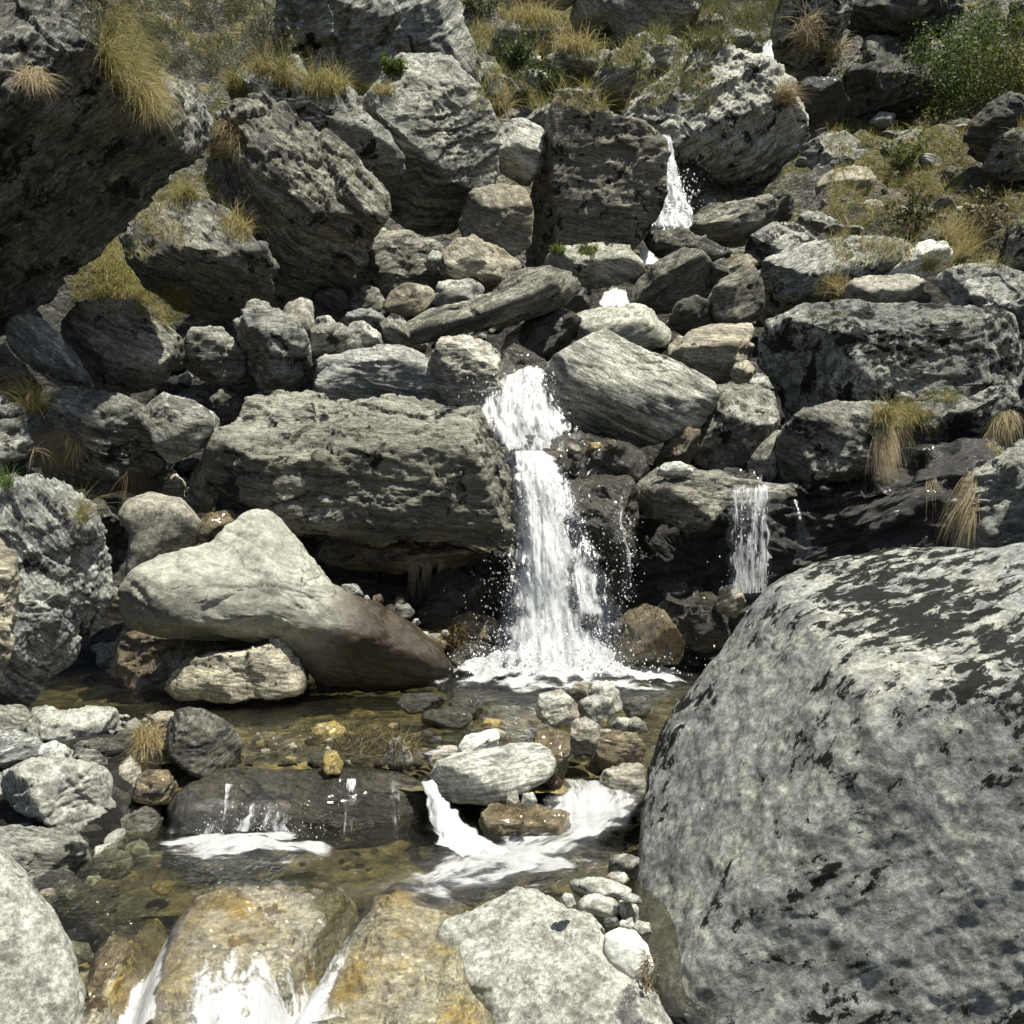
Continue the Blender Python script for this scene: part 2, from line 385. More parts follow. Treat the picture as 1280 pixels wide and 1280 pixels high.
# ---------------------------------------------------------------- terrain
PD = [-40, 0, 3, 4.5, 5.3, 6.0, 6.6, 9.3, 10.0, 10.8, 12, 14, 16, 18, 21, 24, 26, 28, 32, 38, 46, 60, 90, 140]
PZ = [-12, -3.4, -3.0, -2.85, -2.45, -2.2, -1.95, -1.9, -1.75, -1.2, .15, 1.6, 2.7, 4.0, 5.9, 8.5, 10.5, 12.1, 15.5, 20.5, 28, 40, 66, 98]
def ground_z(x, y, rough=True):
    z = np.interp(y, PD, PZ)
    z = z + np.clip((abs(x)-7)/20, 0, 1)*np.clip(y/30, 0, 1)*3
    p = np.stack([x, y, np.zeros_like(x)], 1)
    far = np.clip((y-9)/20, 0, 1)
    sm = lambda a: np.clip(a, 0, 1)**2*(3-2*np.clip(a, 0, 1))
    z = z + .9*sm((x-.26*y)/1.5)*sm((y-14)/3.5)*sm((25-y)/3)
    z = z + .50*sm((-1.95-x)/.5)*sm((y-5.2)/.8)*sm((7.6-y)/.6)
    z = z + fbm(p*.35, 3, 71)*(.15+1.3*far) + fbm(p*1.3+7, 3, 72)*(.06+.28*far)
    return z
def make_ground():
    ys = np.concatenate([np.linspace(-40, 2, 20), np.linspace(2.3, 14, 130), np.linspace(14.15, 50, 240), np.linspace(50.6, 140, 60)])
    t = np.linspace(-1, 1, 361)
    Y, Tt = np.meshgrid(ys, t, indexing='ij')
    X = np.sign(Tt)*(abs(Tt)**1.5)*(np.maximum(abs(Y)*.55, 3)+4+abs(Y)*.6*abs(Tt)**3)
    x = X.ravel(); y = Y.ravel(); z = ground_z(x, y)
    h = fbm(np.stack([x, y, z], 1)*np.array([1, 1, .8])*.9, 4, 77)
    V = np.stack([x, y-0*h, z], 1)
    ny, nx = Y.shape; idx = np.arange(ny*nx).reshape(ny, nx)
    Q = np.stack([idx[:-1, :-1], idx[:-1, 1:], idx[1:, 1:], idx[1:, :-1]], -1).reshape(-1, 4)
    m, nt, bs = newmat('hillside_soil_and_scrub')
    v = objvec(nt, world=True)
    n1 = noise(nt, v, .55, 8, .65); n2 = noise(nt, v, 2.1, 10, .75); n3 = noise(nt, v, 9, 8, .75)
    rockc = mixc(nt, ramp(nt, n2, .4, .62), (.06, .058, .048), (.30, .29, .26))
    grass = mixc(nt, ramp(nt, n2, .42, .6), (.075, .085, .022), (.26, .225, .10))
    col = mixc(nt, ramp(nt, n1, .42, .55), grass, rockc)
    col = mixc(nt, 1., col, mixc(nt, ramp(nt, n3, .35, .65), (.45, .45, .45), (1.4, 1.4, 1.35)), 'MULTIPLY')
    # low ground between the boulders: grit, its colour darkened to carry the gaps' shade
    sx = N(nt, 'ShaderNodeSeparateXYZ'); nt.links.new(v, sx.inputs[0])
    vo = N(nt, 'ShaderNodeTexVoronoi'); vo.inputs['Scale'].default_value = 11; nt.links.new(v, vo.inputs['Vector'])
    vc = N(nt, 'ShaderNodeSeparateColor'); nt.links.new(vo.outputs['Color'], vc.inputs[0])
    grit = mixc(nt, ramp(nt, vc.outputs[0], .2, .95), (.018, .017, .013), (.10, .095, .075))
    grit = mixc(nt, 1., grit, mixc(nt, ramp(nt, n3, .35, .65), (.4, .4, .4), (1.4, 1.4, 1.35)), 'MULTIPLY')
    near = ramp(nt, sx.outputs[1], 16, 22)
    col = mixc(nt, near, grit, col)
    nt.links.new(col, bs.inputs['Base Color']); bs.inputs['Roughness'].default_value = .95
    bp = N(nt, 'ShaderNodeBump'); bp.inputs['Strength'].default_value = 1.; bp.inputs['Distance'].default_value = .25
    nt.links.new(math_(nt, 'SUBTRACT', math_(nt, 'ADD', n2, math_(nt, 'MULTIPLY', n3, .4)), math_(nt, 'MULTIPLY', vo.outputs['Distance'], .5)), bp.inputs['Height']); nt.links.new(bp.outputs[0], bs.inputs['Normal'])
    tag(link('hillside', mesh_np('hillside', V, Q, m)), kind='structure')
make_ground()
# ---------------------------------------------------------------- the named rocks
TOP = (-.05, .85, .5); G = None
R = rock
# hero boulder, lower right
R(4.9, '797,960 822,895 860,838 895,792 930,745 965,706 1010,680 1060,666 1120,659 1175,664 1230,672 1290,662 1380,690 1450,800 1460,1450 900,1450 868,1330 835,1250 806,1190 797,1100', 'hero',
  'huge smooth grey boulder spotted with black moss in the lower right foreground', T=.40, box=3., grow=.985, nf=3,
  facets=[(-.66, .28, .70, .66), (.05, .78, .62, .66), (.15, -.12, 1, .84)], chip=.03, strat=.03, fbs=.55, hf=.6, lay=(-.5, .75, .3), res=1.4, rnd=2)
# big block left of the fall
R(9.9, '268,575 278,545 303,528 312,503 350,491 440,496 470,490 492,489 545,499 590,508 612,528 635,568 650,600 653,650 640,672 560,676 480,673 400,668 350,655 335,640 290,620 270,600', 'cream',
  'big broad pale-topped boulder left of the main waterfall, over a dark cave', T=.42, box=5., nf=3,
  facets=[(-.10, .80, .60, .55), (.05, -.12, 1, .80), (0, -.9, .45, .85), (-.6, -.1, .8, .82)], chip=.45, strat=1.5, lay=(.06, 1, .2), res=1.6)
# smooth pale one beneath
tailed = R(8.7, '153,752 168,718 190,702 240,688 262,684 282,664 300,645 320,636 338,640 360,662 395,706 432,740 480,755 535,796 574,836 560,858 480,862 400,858 370,822 335,806 270,796 205,792 165,790', 'smoothwet',
  'smooth pale boulder whose right tail is dark brown and wet', T=.36, box=2.2,
  facets=[(-.15, .75, .62, .66), (.5, .45, .7, .75), (0, -.75, .6, .66)], chip=.22, strat=.5, fbs=.7, hf=.5, nf=1, lay=(.3, 1, .2), res=1.6, rnd=0, smooth=True)
def add_tail(o):
    me = o.data; co = np.zeros(len(me.vertices)*3, np.float32); me.vertices.foreach_get('co', co)
    M = np.array(o.matrix_world); w_ = co.reshape(-1, 3)@M[:3, :3].T+M[:3, 3]
    a = me.attributes.new('tail', 'FLOAT', 'POINT')
    ax = w_[:, 0]-.45*(w_[:, 2]+.75)     # along the rock, from the pale hump to the low tail
    a.data.foreach_set('value', np.clip((ax+2.75)/2.6, 0, 1).astype(np.float32))
add_tail(tailed)
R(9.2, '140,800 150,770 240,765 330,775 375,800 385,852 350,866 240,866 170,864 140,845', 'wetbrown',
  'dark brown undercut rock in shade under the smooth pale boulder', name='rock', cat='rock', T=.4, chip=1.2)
R(8.25, '203,858 228,832 262,818 300,812 345,798 362,812 385,848 378,870 300,876 215,872', 'tan',
  'low tan rock at the water edge beneath the smooth pale boulder', name='rock', cat='rock', T=.35, chip=.8)
R(9.1, '128,770 132,745 142,733 160,738 166,760 150,778', 'tan', 'small round tan stone wedged between the lichen boulder and the smooth pale boulder', name='stone', cat='stone', res=1.5)
# left: big lichened boulder and neighbours
R(7.3, '-90,640 -20,612 0,608 45,604 80,614 108,640 128,672 143,702 138,745 115,785 80,822 50,850 15,888 -90,900', 'lichenblue',
  'large grey boulder crusted with pale lichen at the left edge above the pool', T=.45, box=2.6, facets=[(.45, .25, .85, .85), (.2, -.65, .7, .85)], chip=.9, strat=.3, lay=(.7, .6, .3), res=1.6)
R(6.2, '-80,655 0,668 14,690 22,722 16,775 4,830 -10,880 -80,900', 'tan', 'brownish boulder cut off by the left edge, in front of the lichened one', T=.4)
R(9.3, '150,645 160,625 190,616 225,624 249,652 248,677 225,692 200,706 175,724 158,720 160,690 163,668', 'brownsmooth',
  'rounded brownish boulder sitting directly behind the smooth pale boulder', chip=.3, strat=.2, fbs=.6, rnd=0)
R(9.6, '98,640 110,616 128,622 140,640 156,655 152,680 120,684 104,665', 'dark', 'pointed dark stone between the lichened and the rounded brownish boulder', name='stone', cat='stone')
R(9.7, '40,540 45,512 80,490 120,487 160,503 205,528 208,560 196,590 150,606 100,612 60,606 42,570', 'schist',
  'wide grey boulder with a straw tuft on its left end, mid left', facets=[(-.1, .75, .65, .7), (-.5, .0, .85, .8), (.5, .1, .8, .8)], chip=1.)
R(9.5, '168,520 205,491 235,500 274,522 272,542 246,562 212,578 195,560 190,545', 'schist', 'wedge shaped stone with flat sunlit top beside the broad pale-topped boulder',
  facets=[(.1, .85, .5, .55), (-.3, -.5, .8, .7)], chip=.5, name='stone', cat='stone', lay=(.2, 1, .3))
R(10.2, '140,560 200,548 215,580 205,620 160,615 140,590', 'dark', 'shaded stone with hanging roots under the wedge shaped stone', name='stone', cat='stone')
R(9.8, '232,625 240,592 258,566 274,575 277,610 264,642 242,640', 'brownsmooth', 'upright stone standing in the gap left of the broad pale-topped boulder', name='stone', cat='stone')
R(10., '200,622 206,600 220,592 232,604 230,628 212,634', 'tan', 'small brown stone under the shaded roots', name='stone', cat='stone', chip=.4)
R(9.3, '246,655 262,640 290,636 298,648 275,668 256,680 246,672', 'wetbrown', 'small mossy stone behind the neck of the smooth pale boulder', name='stone', cat='stone')
for pts, lb, mt in [('-40,498 0,494 30,495 52,502 45,516 10,522 -40,522', 'flat dark stone on top of the stack at the left edge', 'lichen'),
                ('-40,520 0,514 25,520 35,540 20,552 -40,556', 'second stone down in the stack at the left edge', 'schist'),
                ('-40,552 0,534 30,538 44,560 30,580 -40,590', 'third stone down in the stack at the left edge, pale lichen on it', 'lichen'),
                ('-40,590 0,566 30,566 40,582 20,602 -40,618', 'lowest stone in the stack at the left edge, resting behind the lichened boulder', 'lichen')]:
    R(8.6, pts, mt, lb, name='stone', cat='stone', T=.5)
R(10.1, '5,415 12,392 30,386 58,405 92,440 119,478 114,491 75,482 35,455 14,436', 'blue', 'bluish slab leaning down to the right at the far left',
  name='rock_slab', cat='rock slab', facets=[(.3, .7, .65, .6), (-.5, -.5, .7, .7)], chip=.6, strat=1.4, lay=(.5, .8, .4))
R(10.6, '-40,435 5,428 28,452 52,485 45,500 -40,505', 'tan', 'brownish rock at the left edge below the bluish slab', name='rock', cat='rock')
R(11, '-20,395 8,360 25,355 40,375 50,398 30,410 -20,425', 'schist', 'rounded rock under the dark overhang at the left edge', name='rock', cat='rock')
R(11, '80,415 94,386 130,373 175,375 198,392 212,410 229,422 231,446 207,476 150,497 115,482 90,452', 'brownschist',
  'angular brownish boulder with a flat tilted top under the grassy bank', facets=[(.28, .72, .62, .62), (-.75, -.35, .6, .66), (.3, -.6, .75, .78)], chip=.6, strat=1.1, lay=(.35, .9, .3))
R(12, '230,432 243,412 278,410 302,440 337,472 330,490 290,492 250,476 232,458', 'schist', 'grey boulder with a pointed right end behind the wedge shaped stone', facets=[(.3, .7, .6, .7), (-.4, -.1, .9, .8)])
R(12.2, '220,495 238,484 262,486 278,506 268,524 236,520', 'schist', 'fist shaped stone right of the dark gap', name='stone', cat='stone', chip=.4)
R(11.8, '262,500 272,486 292,490 306,510 298,528 272,530', 'dark', 'small dark stone at the upper left corner of the broad boulder', name='stone', cat='stone')
R(11.9, '294,402 318,374 340,386 372,408 386,440 382,480 360,492 330,486 308,455 298,430', 'lichenpale', 'pale knobbly boulder standing behind the left end of the broad boulder', chip=1.1, fbs=1.3)
R(12.6, '350,402 358,380 376,371 390,376 393,404 384,425 360,420', 'brownsmooth', 'rounded upright stone right of the pale knobbly boulder', name='stone', cat='stone', chip=.3)
R(12.4, '384,445 388,412 402,396 426,404 452,428 456,446 430,452 400,450', 'schist', 'ribbed grey stone behind the two-toned blue boulder', name='stone', cat='stone', strat=1.5)
R(13., '392,408 396,396 412,394 422,406 414,416 398,416', 'pale', 'small round pale stone on top of the ribbed grey stone', name='stone', cat='stone', chip=.4)
R(12.5, '432,418 438,404 455,402 476,418 480,436 462,444 440,438', 'pale', 'small pale angular stone left of the bluish stone', name='stone', cat='stone')
R(13., '430,396 443,386 465,385 482,398 500,416 492,432 462,424', 'blue', 'bluish stone lying in the rubble left of the long leaning rock', name='stone', cat='stone', chip=.6)
R(12.8, '472,406 490,392 506,398 512,420 502,436 486,428', 'schist', 'narrow stone against the left end of the long leaning rock', name='stone', cat='stone')
R(13.6, '478,386 488,362 512,352 538,358 546,372 530,388 505,396', 'tan', 'tan stone with a sunlit right side above the long leaning rock', name='stone', cat='stone', facets=[(.6, .6, .4, .6), (-.4, -.1, .9, .7)], chip=.4)
R(13.9, '438,382 452,356 470,358 482,376 480,394 458,398', 'brownschist', 'upright pointed stone left of the tan stone', name='stone', cat='stone')
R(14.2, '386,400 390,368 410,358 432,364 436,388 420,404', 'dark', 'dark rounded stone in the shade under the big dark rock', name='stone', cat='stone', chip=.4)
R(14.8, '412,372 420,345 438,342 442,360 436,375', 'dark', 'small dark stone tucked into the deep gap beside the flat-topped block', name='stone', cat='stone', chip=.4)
R(11.9, '395,478 398,448 430,442 455,434 505,431 532,444 546,466 552,500 500,506 430,508 400,500', 'bluepale', 'two-toned pale and blue boulder just behind the broad boulder',
  facets=[(-.1, .75, .65, .68), (0, -.1, 1, .8)], chip=.5, lay=(.1, 1, .2))
R(11.8, '537,452 549,424 580,416 612,428 626,444 620,475 642,505 600,515 560,505 545,485', 'tanpale', 'block with a pale scooped top beside the middle fall', facets=[(.1, .75, .6, .6), (-.1, -.1, 1, .75)], chip=.6)
R(13.4, '500,422 506,408 530,392 580,378 615,368 640,340 700,331 724,344 722,372 690,388 645,402 590,414 530,427', 'brownschist', 'long rock leaning up to the right across the centre of the rubble',
  T=.45, facets=[(-.2, .85, .5, .6), (.15, -.5, .8, .7)], chip=.6, strat=1., lay=(-.35, .9, .3))
R(14.8, '548,342 556,318 572,300 592,294 622,308 652,334 640,350 600,356 560,352', 'tan', 'hump shaped brown boulder left of the tall pillar foot', facets=[(-.3, .7, .6, .7), (.5, .3, .8, .75)])
R(14.4, '538,378 548,352 590,348 608,360 596,382 560,388', 'pale', 'bright pale stone below the hump shaped boulder', name='stone', cat='stone')
R(14.9, '530,330 540,312 556,318 554,338 540,346', 'pale', 'small pale chip of stone right of the flat-topped block', name='stone', cat='stone', res=1.4)
R(15.3, '442,330 446,300 470,284 512,290 552,302 558,322 546,352 510,368 470,366 448,354', 'brownschist', 'flat-topped dark block at the foot of the sloping slab', facets=[(.1, .85, .5, .6), (0, -.2, 1, .75)], chip=.7)
R(16.8, '570,276 584,242 608,231 652,232 664,262 660,308 640,320 606,312 580,302', 'tan', 'block with a lit flat top left of the tall pillar', facets=[(.0, .8, .6, .5), (-.3, -.3, .9, .7)], chip=.6)
R(17.6, '616,188 630,156 650,147 676,160 684,190 676,214 660,234 632,218 618,206', 'palebright', 'pale topped angular boulder touching the left edge of the tall pillar', facets=[(.3, .75, .55, .6), (-.55, -.45, .7, .65)], chip=.6)
R(19.6, '655,150 668,136 692,128 700,150 680,178 662,172', 'schist', 'thin grey slab sticking up behind the left side of the pillar', name='rock_slab', cat='rock slab', strat=1.3)
R(18.2, '696,118 738,119 764,150 800,156 822,178 822,240 806,290 792,306 740,316 700,328 657,336 662,270 678,190 690,140', 'pillar', 'tall brown rock pillar standing upright left of the upper waterfall',
  name='rock_pillar', cat='rock pillar', T=.5, box=9., nf=0, grow=1.05, facets=[(-.93, .02, .30, .66), (.10, .24, 1, .76)], chip=.6, fbs=1.0, strat=.4, lay=(.15, 1, .1), res=1.7)
R(15.8, '672,358 680,325 700,310 745,306 785,308 806,325 796,348 765,360 715,362', 'creamlight', 'broad lichen covered rock with two moss cushions at the pillar foot', name='rock', cat='rock', facets=[(0, .8, .6, .6)])
R(15., '672,385 680,356 700,350 732,362 742,384 720,398 690,398', 'wet', 'dark wet rock right of the long leaning rock', name='rock', cat='rock')
R(13.6, '645,440 655,405 672,388 705,384 728,400 714,428 690,444 665,452', 'wet', 'dark wet rock above the spout of the middle fall', name='rock', cat='rock')
R(12.9, '624,468 628,442 642,430 668,440 690,458 686,478 650,476', 'wet', 'black wet rock at the lip of the middle fall', name='rock', cat='rock', lay=(.4, 1, .2), strat=1.3)
R(13.8, '626,440 632,420 648,408 662,418 660,434 645,444', 'pale', 'small pale stone left of the dark wet rock', name='stone', cat='stone')
# centre right
R(11.6, '683,480 688,455 705,440 735,420 757,411 800,434 850,455 890,478 898,492 888,515 870,535 842,546 800,556 760,549 722,532 692,508', 'slab', 'large flat slab tilted toward the viewer right of the middle fall',
  name='rock_slab', cat='rock slab', T=.34, box=4., nf=0, facets=[(.12, .60, .80, .58), (-.30, -.62, .72, .70), (-.8, .1, .5, .85)], chip=.28, strat=1.0, fbs=.5, lay=(.42, .88, .15), res=1.6)
R(13.8, '700,412 718,392 750,385 795,379 815,386 824,400 840,412 834,434 790,438 738,434', 'palecream', 'smooth cream topped boulder directly behind the tilted slab', facets=[(-.1, .8, .5, .6)], chip=.3, rnd=0)
R(15.1, '783,372 798,348 826,326 852,311 876,314 892,338 886,366 850,386 808,394', 'brownschist', 'brown boulder with streaked top, leaning right of the small cascade', facets=[(-.3, .75, .5, .62), (.2, -.4, .85, .7)], chip=.5, lay=(-.5, .8, .3), strat=1.2)
R(13.3, '832,438 850,420 875,410 928,406 941,402 944,420 936,446 912,468 880,478 850,468', 'tan', 'flat topped rock behind the right corner of the tilted slab', name='rock', cat='rock', facets=[(0, .82, .55, .6)])
R(14.3, '884,375 900,352 925,338 945,334 956,360 952,395 925,410 900,414 884,398', 'brownschist', 'rounded brown boulder beside the large pale hillside block', chip=.6)
R(14.4, '836,402 846,380 870,370 888,378 894,396 884,416 852,420', 'dark', 'dark stone between the brown streaked and the rounded brown boulder', name='stone', cat='stone')
R(14.9, '884,352 892,328 906,322 914,345 902,360 888,362', 'dark', 'small upright dark stone right of the streaked brown boulder', name='stone', cat='stone', res=1.5)
R(15.6, '900,345 912,328 935,318 948,330 940,348 915,352', 'tan', 'tan stone peeping out above the rounded brown boulder', name='stone', cat='stone', res=1.5)
R(12.4, '912,470 918,455 934,450 944,460 938,478 920,482', 'tan', 'small tan stone under the flat topped rock', name='stone', cat='stone', chip=.4, res=1.4)
R(12., '930,490 938,474 955,470 964,482 958,494', 'pale', 'pale stone resting above the speckled boulder', name='stone', cat='stone', res=1.4)
R(11.6, '858,560 868,532 884,512 888,492 905,482 940,483 968,492 972,522 955,558 925,590 888,594 862,580', 'speckle', 'speckled lichen boulder with a tan cap right of the tilted slab', facets=[(-.1, .7, .6, .7), (-.3, -.1, .9, .8)], fbs=1.2)
R(11.3, '816,582 834,546 858,534 874,538 868,572 848,594 828,596', 'wetbrown', 'olive brown stone under the lower edge of the tilted slab', name='stone', cat='stone')
R(11.2, '932,602 938,572 962,542 982,536 980,582 960,608', 'brownsmooth', 'smooth oval stone leaning between the speckled boulder and the right hand boulders', name='stone', cat='stone', chip=.2)
R(10.8, '684,592 694,574 735,560 780,553 806,563 812,588 785,606 730,608', 'wet', 'dark wet ledge rock crossing the stream between the two falls', name='rock', cat='rock', T=.6)
for i, (a, b, mt) in enumerate([(700, 566, 'pale'), (718, 562, 'tan'), (744, 560, 'gold'), (722, 572, 'wet'), (764, 556, 'wetbrown'), (690, 572, 'wetbrown')]):
    s = 7+2*(i % 3)
    R(10.6-.05*i, f'{a-s},{b+3} {a-s+3},{b-s*.6} {a+s*.5},{b-s*.7} {a+s},{b+1} {a+s*.4},{b+s*.6} {a-s*.6},{b+s*.7}', mt,
      ['whitish pebble on the wet ledge, nearest the fall', 'tan pebble on the wet ledge', 'orange pebble on the wet ledge', 'black pebble low on the wet ledge', 'brown pebble at the right of the wet ledge', 'brown pebble at the left end of the wet ledge'][i], name='pebble', cat='pebble', res=1.4, chip=.4)
R(10.3, '778,622 792,600 815,590 842,577 875,588 925,598 965,604 1004,610 1006,622 962,628 908,632 884,662 858,664 828,648 788,642', 'brownschist', 'long overhanging slab between the main fall and the curtain of water, white stone on top',
  name='rock_slab', cat='rock slab', T=.5, facets=[(.05, .92, .35, .55), (-.25, -.35, .9, .72)], chip=.7, lay=(.15, 1, .2))
R(10.1, '818,594 830,579 850,577 868,586 860,596 835,598', 'white', 'bright white block lying on top of the overhanging slab', name='stone', cat='stone', res=1.4)
R(10.3, '697,622 712,596 750,590 786,598 800,622 796,662 800,700 780,706 742,682 714,656', 'wet', 'black wet boulder immediately right of the main fall', chip=.8)
R(9.35, '764,828 768,784 784,760 806,753 830,766 845,785 858,806 852,830 805,838', 'wetbrown', 'round topped tan stone at the foot of the fall, splashed wet', name='stone', cat='stone', chip=.4, facets=[(-.85, .2, .5, .65)], lay=(1, .3, 0))
R(10.1, '815,770 838,738 872,734 905,752 915,800 880,815 840,800', 'wet', 'dark wet rock inside the right hand cave', name='rock', cat='rock')
R(10.2, '818,735 830,722 858,728 862,748 835,752', 'black', 'dark stone at the back of the right hand cave', name='stone', cat='stone')
R(9.9, '896,765 900,735 922,730 932,752 920,775', 'tan', 'brown stone where the curtain of water lands', name='stone', cat='stone')
# cave left of the fall
R(10.7, '395,700 410,676 520,672 640,680 648,700 600,708 520,716 430,708', 'wetbrown', 'thin dark ledge inside the cave under the broad boulder', name='rock_ledge', cat='rock ledge', T=.8, strat=1.5, lay=(0, 1, .1))
R(11., '330,720 380,640 660,660 690,760 640,860 420,850', 'black', 'black rear wall of the cave under the broad boulder', name='rock_wall', cat='rock wall', T=.15)  # thin backing, black to paint the darkness of the cave
R(10.4, '515,765 528,725 560,712 600,722 615,760 600,800 540,800', 'wet', 'dark mossy stone in the cave left of the main fall', name='stone', cat='stone', fbs=.8)
R(9.7, '555,838 565,812 590,800 612,806 612,832 585,842', 'wet', 'black stone in the foam at the left foot of the main fall', name='stone', cat='stone')
R(10.0, '548,808 558,780 585,766 620,772 628,805 600,820 565,824', 'wetbrown', 'reddish brown rock with straw beside the foot of the main fall', name='rock', cat='rock')
k = 0
for a, b, s, mt in [(440, 742, 9, 'schist'), (458, 745, 8, 'pale'), (472, 752, 8, 'wetbrown'), (488, 758, 10, 'dark'), (505, 768, 9, 'schist'), (520, 778, 10, 'blue'), (530, 795, 10, 'pale'), (545, 806, 9, 'schist'), (556, 790, 9, 'blue'), (500, 752, 8, 'wetbrown')]:
    s *= (1.7, .6, 1.1, .8, 1.5, .6, 1.2, 1.6, .7, 1.)[k]; b += (0, 3, -2, 4, -3, 0, 4, -3, 2, 0)[k]
    R(9.35+.02*k, f'{a-s},{b+3} {a-s+3},{b-s*.7} {a+s*.4},{b-s*.8} {a+s},{b+1} {a+s*.5},{b+s*.6} {a-s*.6},{b+s*.7}', mt,
      'small broken stone lying along the back of the wet tail of the smooth boulder', name='stone', cat='stone', group='broken stones behind the wet tail', res=1.4); k += 1
# rock wall behind the falls
R(10.9, '590,600 620,560 700,545 790,560 800,640 800,860 700,880 600,860 570,720', 'wet', 'steep black wet rock face that the main fall runs down', name='wet_cliff', cat='cliff', T=.22, box=3, lay=(.5, 1, .2))
R(12.4, '585,480 620,455 690,450 730,500 735,560 700,590 620,590 590,540', 'wet', 'dark rock hump under the middle fall', name='rock', cat='rock', T=.35)
R(10.85, '730,640 790,590 1060,590 1230,560 1280,640 1240,800 1000,870 780,860', 'black', 'black rear wall of the cave under the curtain of water', name='rock_wall', cat='rock wall', T=.12)  # thin black backing: cave shade painted as rock colour
# right side
R(12.2, '948,425 957,400 1000,385 1080,378 1160,379 1232,381 1262,392 1272,420 1280,452 1272,492 1200,502 1130,508 1060,520 985,534 972,490 955,455', 'lichenbig', 'massive long block covered with black and white lichen on the right',
  T=.45, box=3.6, facets=[(.0, .85, .5, .66), (0, -.12, 1, .82), (-.6, -.2, .8, .86)], chip=.35, strat=.4, lay=(.05, 1, .3), res=1.7)
R(10.9, '963,605 968,565 985,532 1008,513 1045,506 1108,503 1112,540 1095,580 1060,615 1020,638 985,630', 'lichentop', 'dark rounded boulder with a lichened top under the massive block', facets=[(.1, .8, .5, .7), (-.2, -.3, .9, .8)], chip=.7)
R(11.4, '1085,540 1100,518 1150,508 1200,502 1236,520 1232,560 1240,590 1200,610 1150,622 1100,606', 'dark', 'shaded rock behind the hanging straw tuft on the right', name='rock', cat='rock')
R(10.8, '1172,535 1185,515 1215,495 1250,482 1270,486 1276,505 1262,525 1232,548 1190,556', 'lichen', 'leaning lichened stone right of the hanging straw tuft', name='stone', cat='stone', facets=[(-.2, .8, .5, .65)])
R(8.6, '1186,672 1190,630 1215,590 1250,560 1290,545 1360,560 1380,700 1200,700', 'greyblue', 'grey rock with dry grass on it at the right edge, above the huge spotted boulder', name='rock', cat='rock')
R(10.9, '1120,600 1180,585 1230,590 1240,620 1200,660 1140,650', 'black', 'black shaded rock in the hollow behind the huge spotted boulder', name='rock', cat='rock')
R(15.8, '946,388 950,345 958,322 1000,303 1060,297 1100,296 1138,300 1142,326 1112,352 1062,382 1000,398 955,405', 'lichenpale', 'large pale block with bright top on the right hand slope', facets=[(-.05, .8, .6, .6), (-.5, 0, .85, .7)], chip=.9, strat=1.2, lay=(-.3, .9, .3))
R(14.9, '1094,350 1118,328 1150,303 1180,300 1192,318 1178,335 1150,348 1120,362', 'white', 'bright whitish leaning stone on the right hand slope', name='stone', cat='stone', facets=[(-.3, .8, .5, .6)], lay=(-.4, .9, .3))
R(14.1, '1050,366 1062,350 1090,344 1145,343 1158,352 1150,372 1100,382 1056,380', 'brownsmooth', 'flat topped stone beside a straw tuft just above the massive block', name='stone', cat='stone', facets=[(0, .93, .35, .4)], chip=.4)
R(13.6, '1166,352 1180,333 1215,328 1262,333 1290,345 1350,360 1350,410 1280,418 1265,395 1200,388', 'lichenpale', 'pale boulder with dark lichen patches behind the right end of the massive block', facets=[(-.1, .8, .5, .6)])
R(13.9, '1243,330 1254,295 1272,270 1340,255 1345,345 1262,348', 'lichen', 'dark lichened rock rising at the right edge above the pale boulder', name='rock', cat='rock')
R(17.4, '930,325 938,296 958,283 988,281 1018,292 1028,310 1014,330 985,345 945,345', 'lichen', 'rounded lichened boulder left of the large pale block on the slope')
R(16.6, '1005,385 1035,372 1055,380 1050,398 1015,402', 'pale', 'small pale stone between the large pale block and the massive block', name='stone', cat='stone', res=1.4)
R(18.4, '862,284 880,268 905,256 940,247 968,246 974,262 960,288 930,306 895,312 870,300', 'brownschist', 'brown flat-topped rock right of the upper waterfall foot', name='rock', cat='rock', facets=[(-.3, .85, .4, .6)])
R(17.9, '804,298 815,288 850,287 880,296 912,312 914,328 880,326 832,324 812,314', 'dark', 'dark flat rock lying across the foot of the upper waterfall', name='rock', cat='rock')
R(19.5, '962,270 966,242 980,235 992,248 988,275 974,284', 'dark', 'narrow upright dark stone at the foot of the grey slope boulder', name='stone', cat='stone', res=1.4)
R(22.5, '978,240 984,205 1000,182 1028,166 1055,164 1085,182 1108,206 1100,235 1050,255 1000,258', 'schist', 'large grey boulder with a sunlit ridge on the grassy right slope', facets=[(.35, .75, .5, .62), (-.4, .1, .9, .7)])
R(20.5, '1020,232 1032,214 1058,207 1084,210 1096,224 1088,246 1050,254 1024,250', 'tan', 'flat-topped squarish stone in front of the large grey slope boulder', name='stone', cat='stone', facets=[(0, .88, .45, .45), (0, -.2, 1, .7)])
R(22.8, '990,120 1010,96 1050,100 1062,128 1045,152 1000,158 985,140', 'black', 'dark hollow rock under the cliff on the right', name='rock', cat='rock')
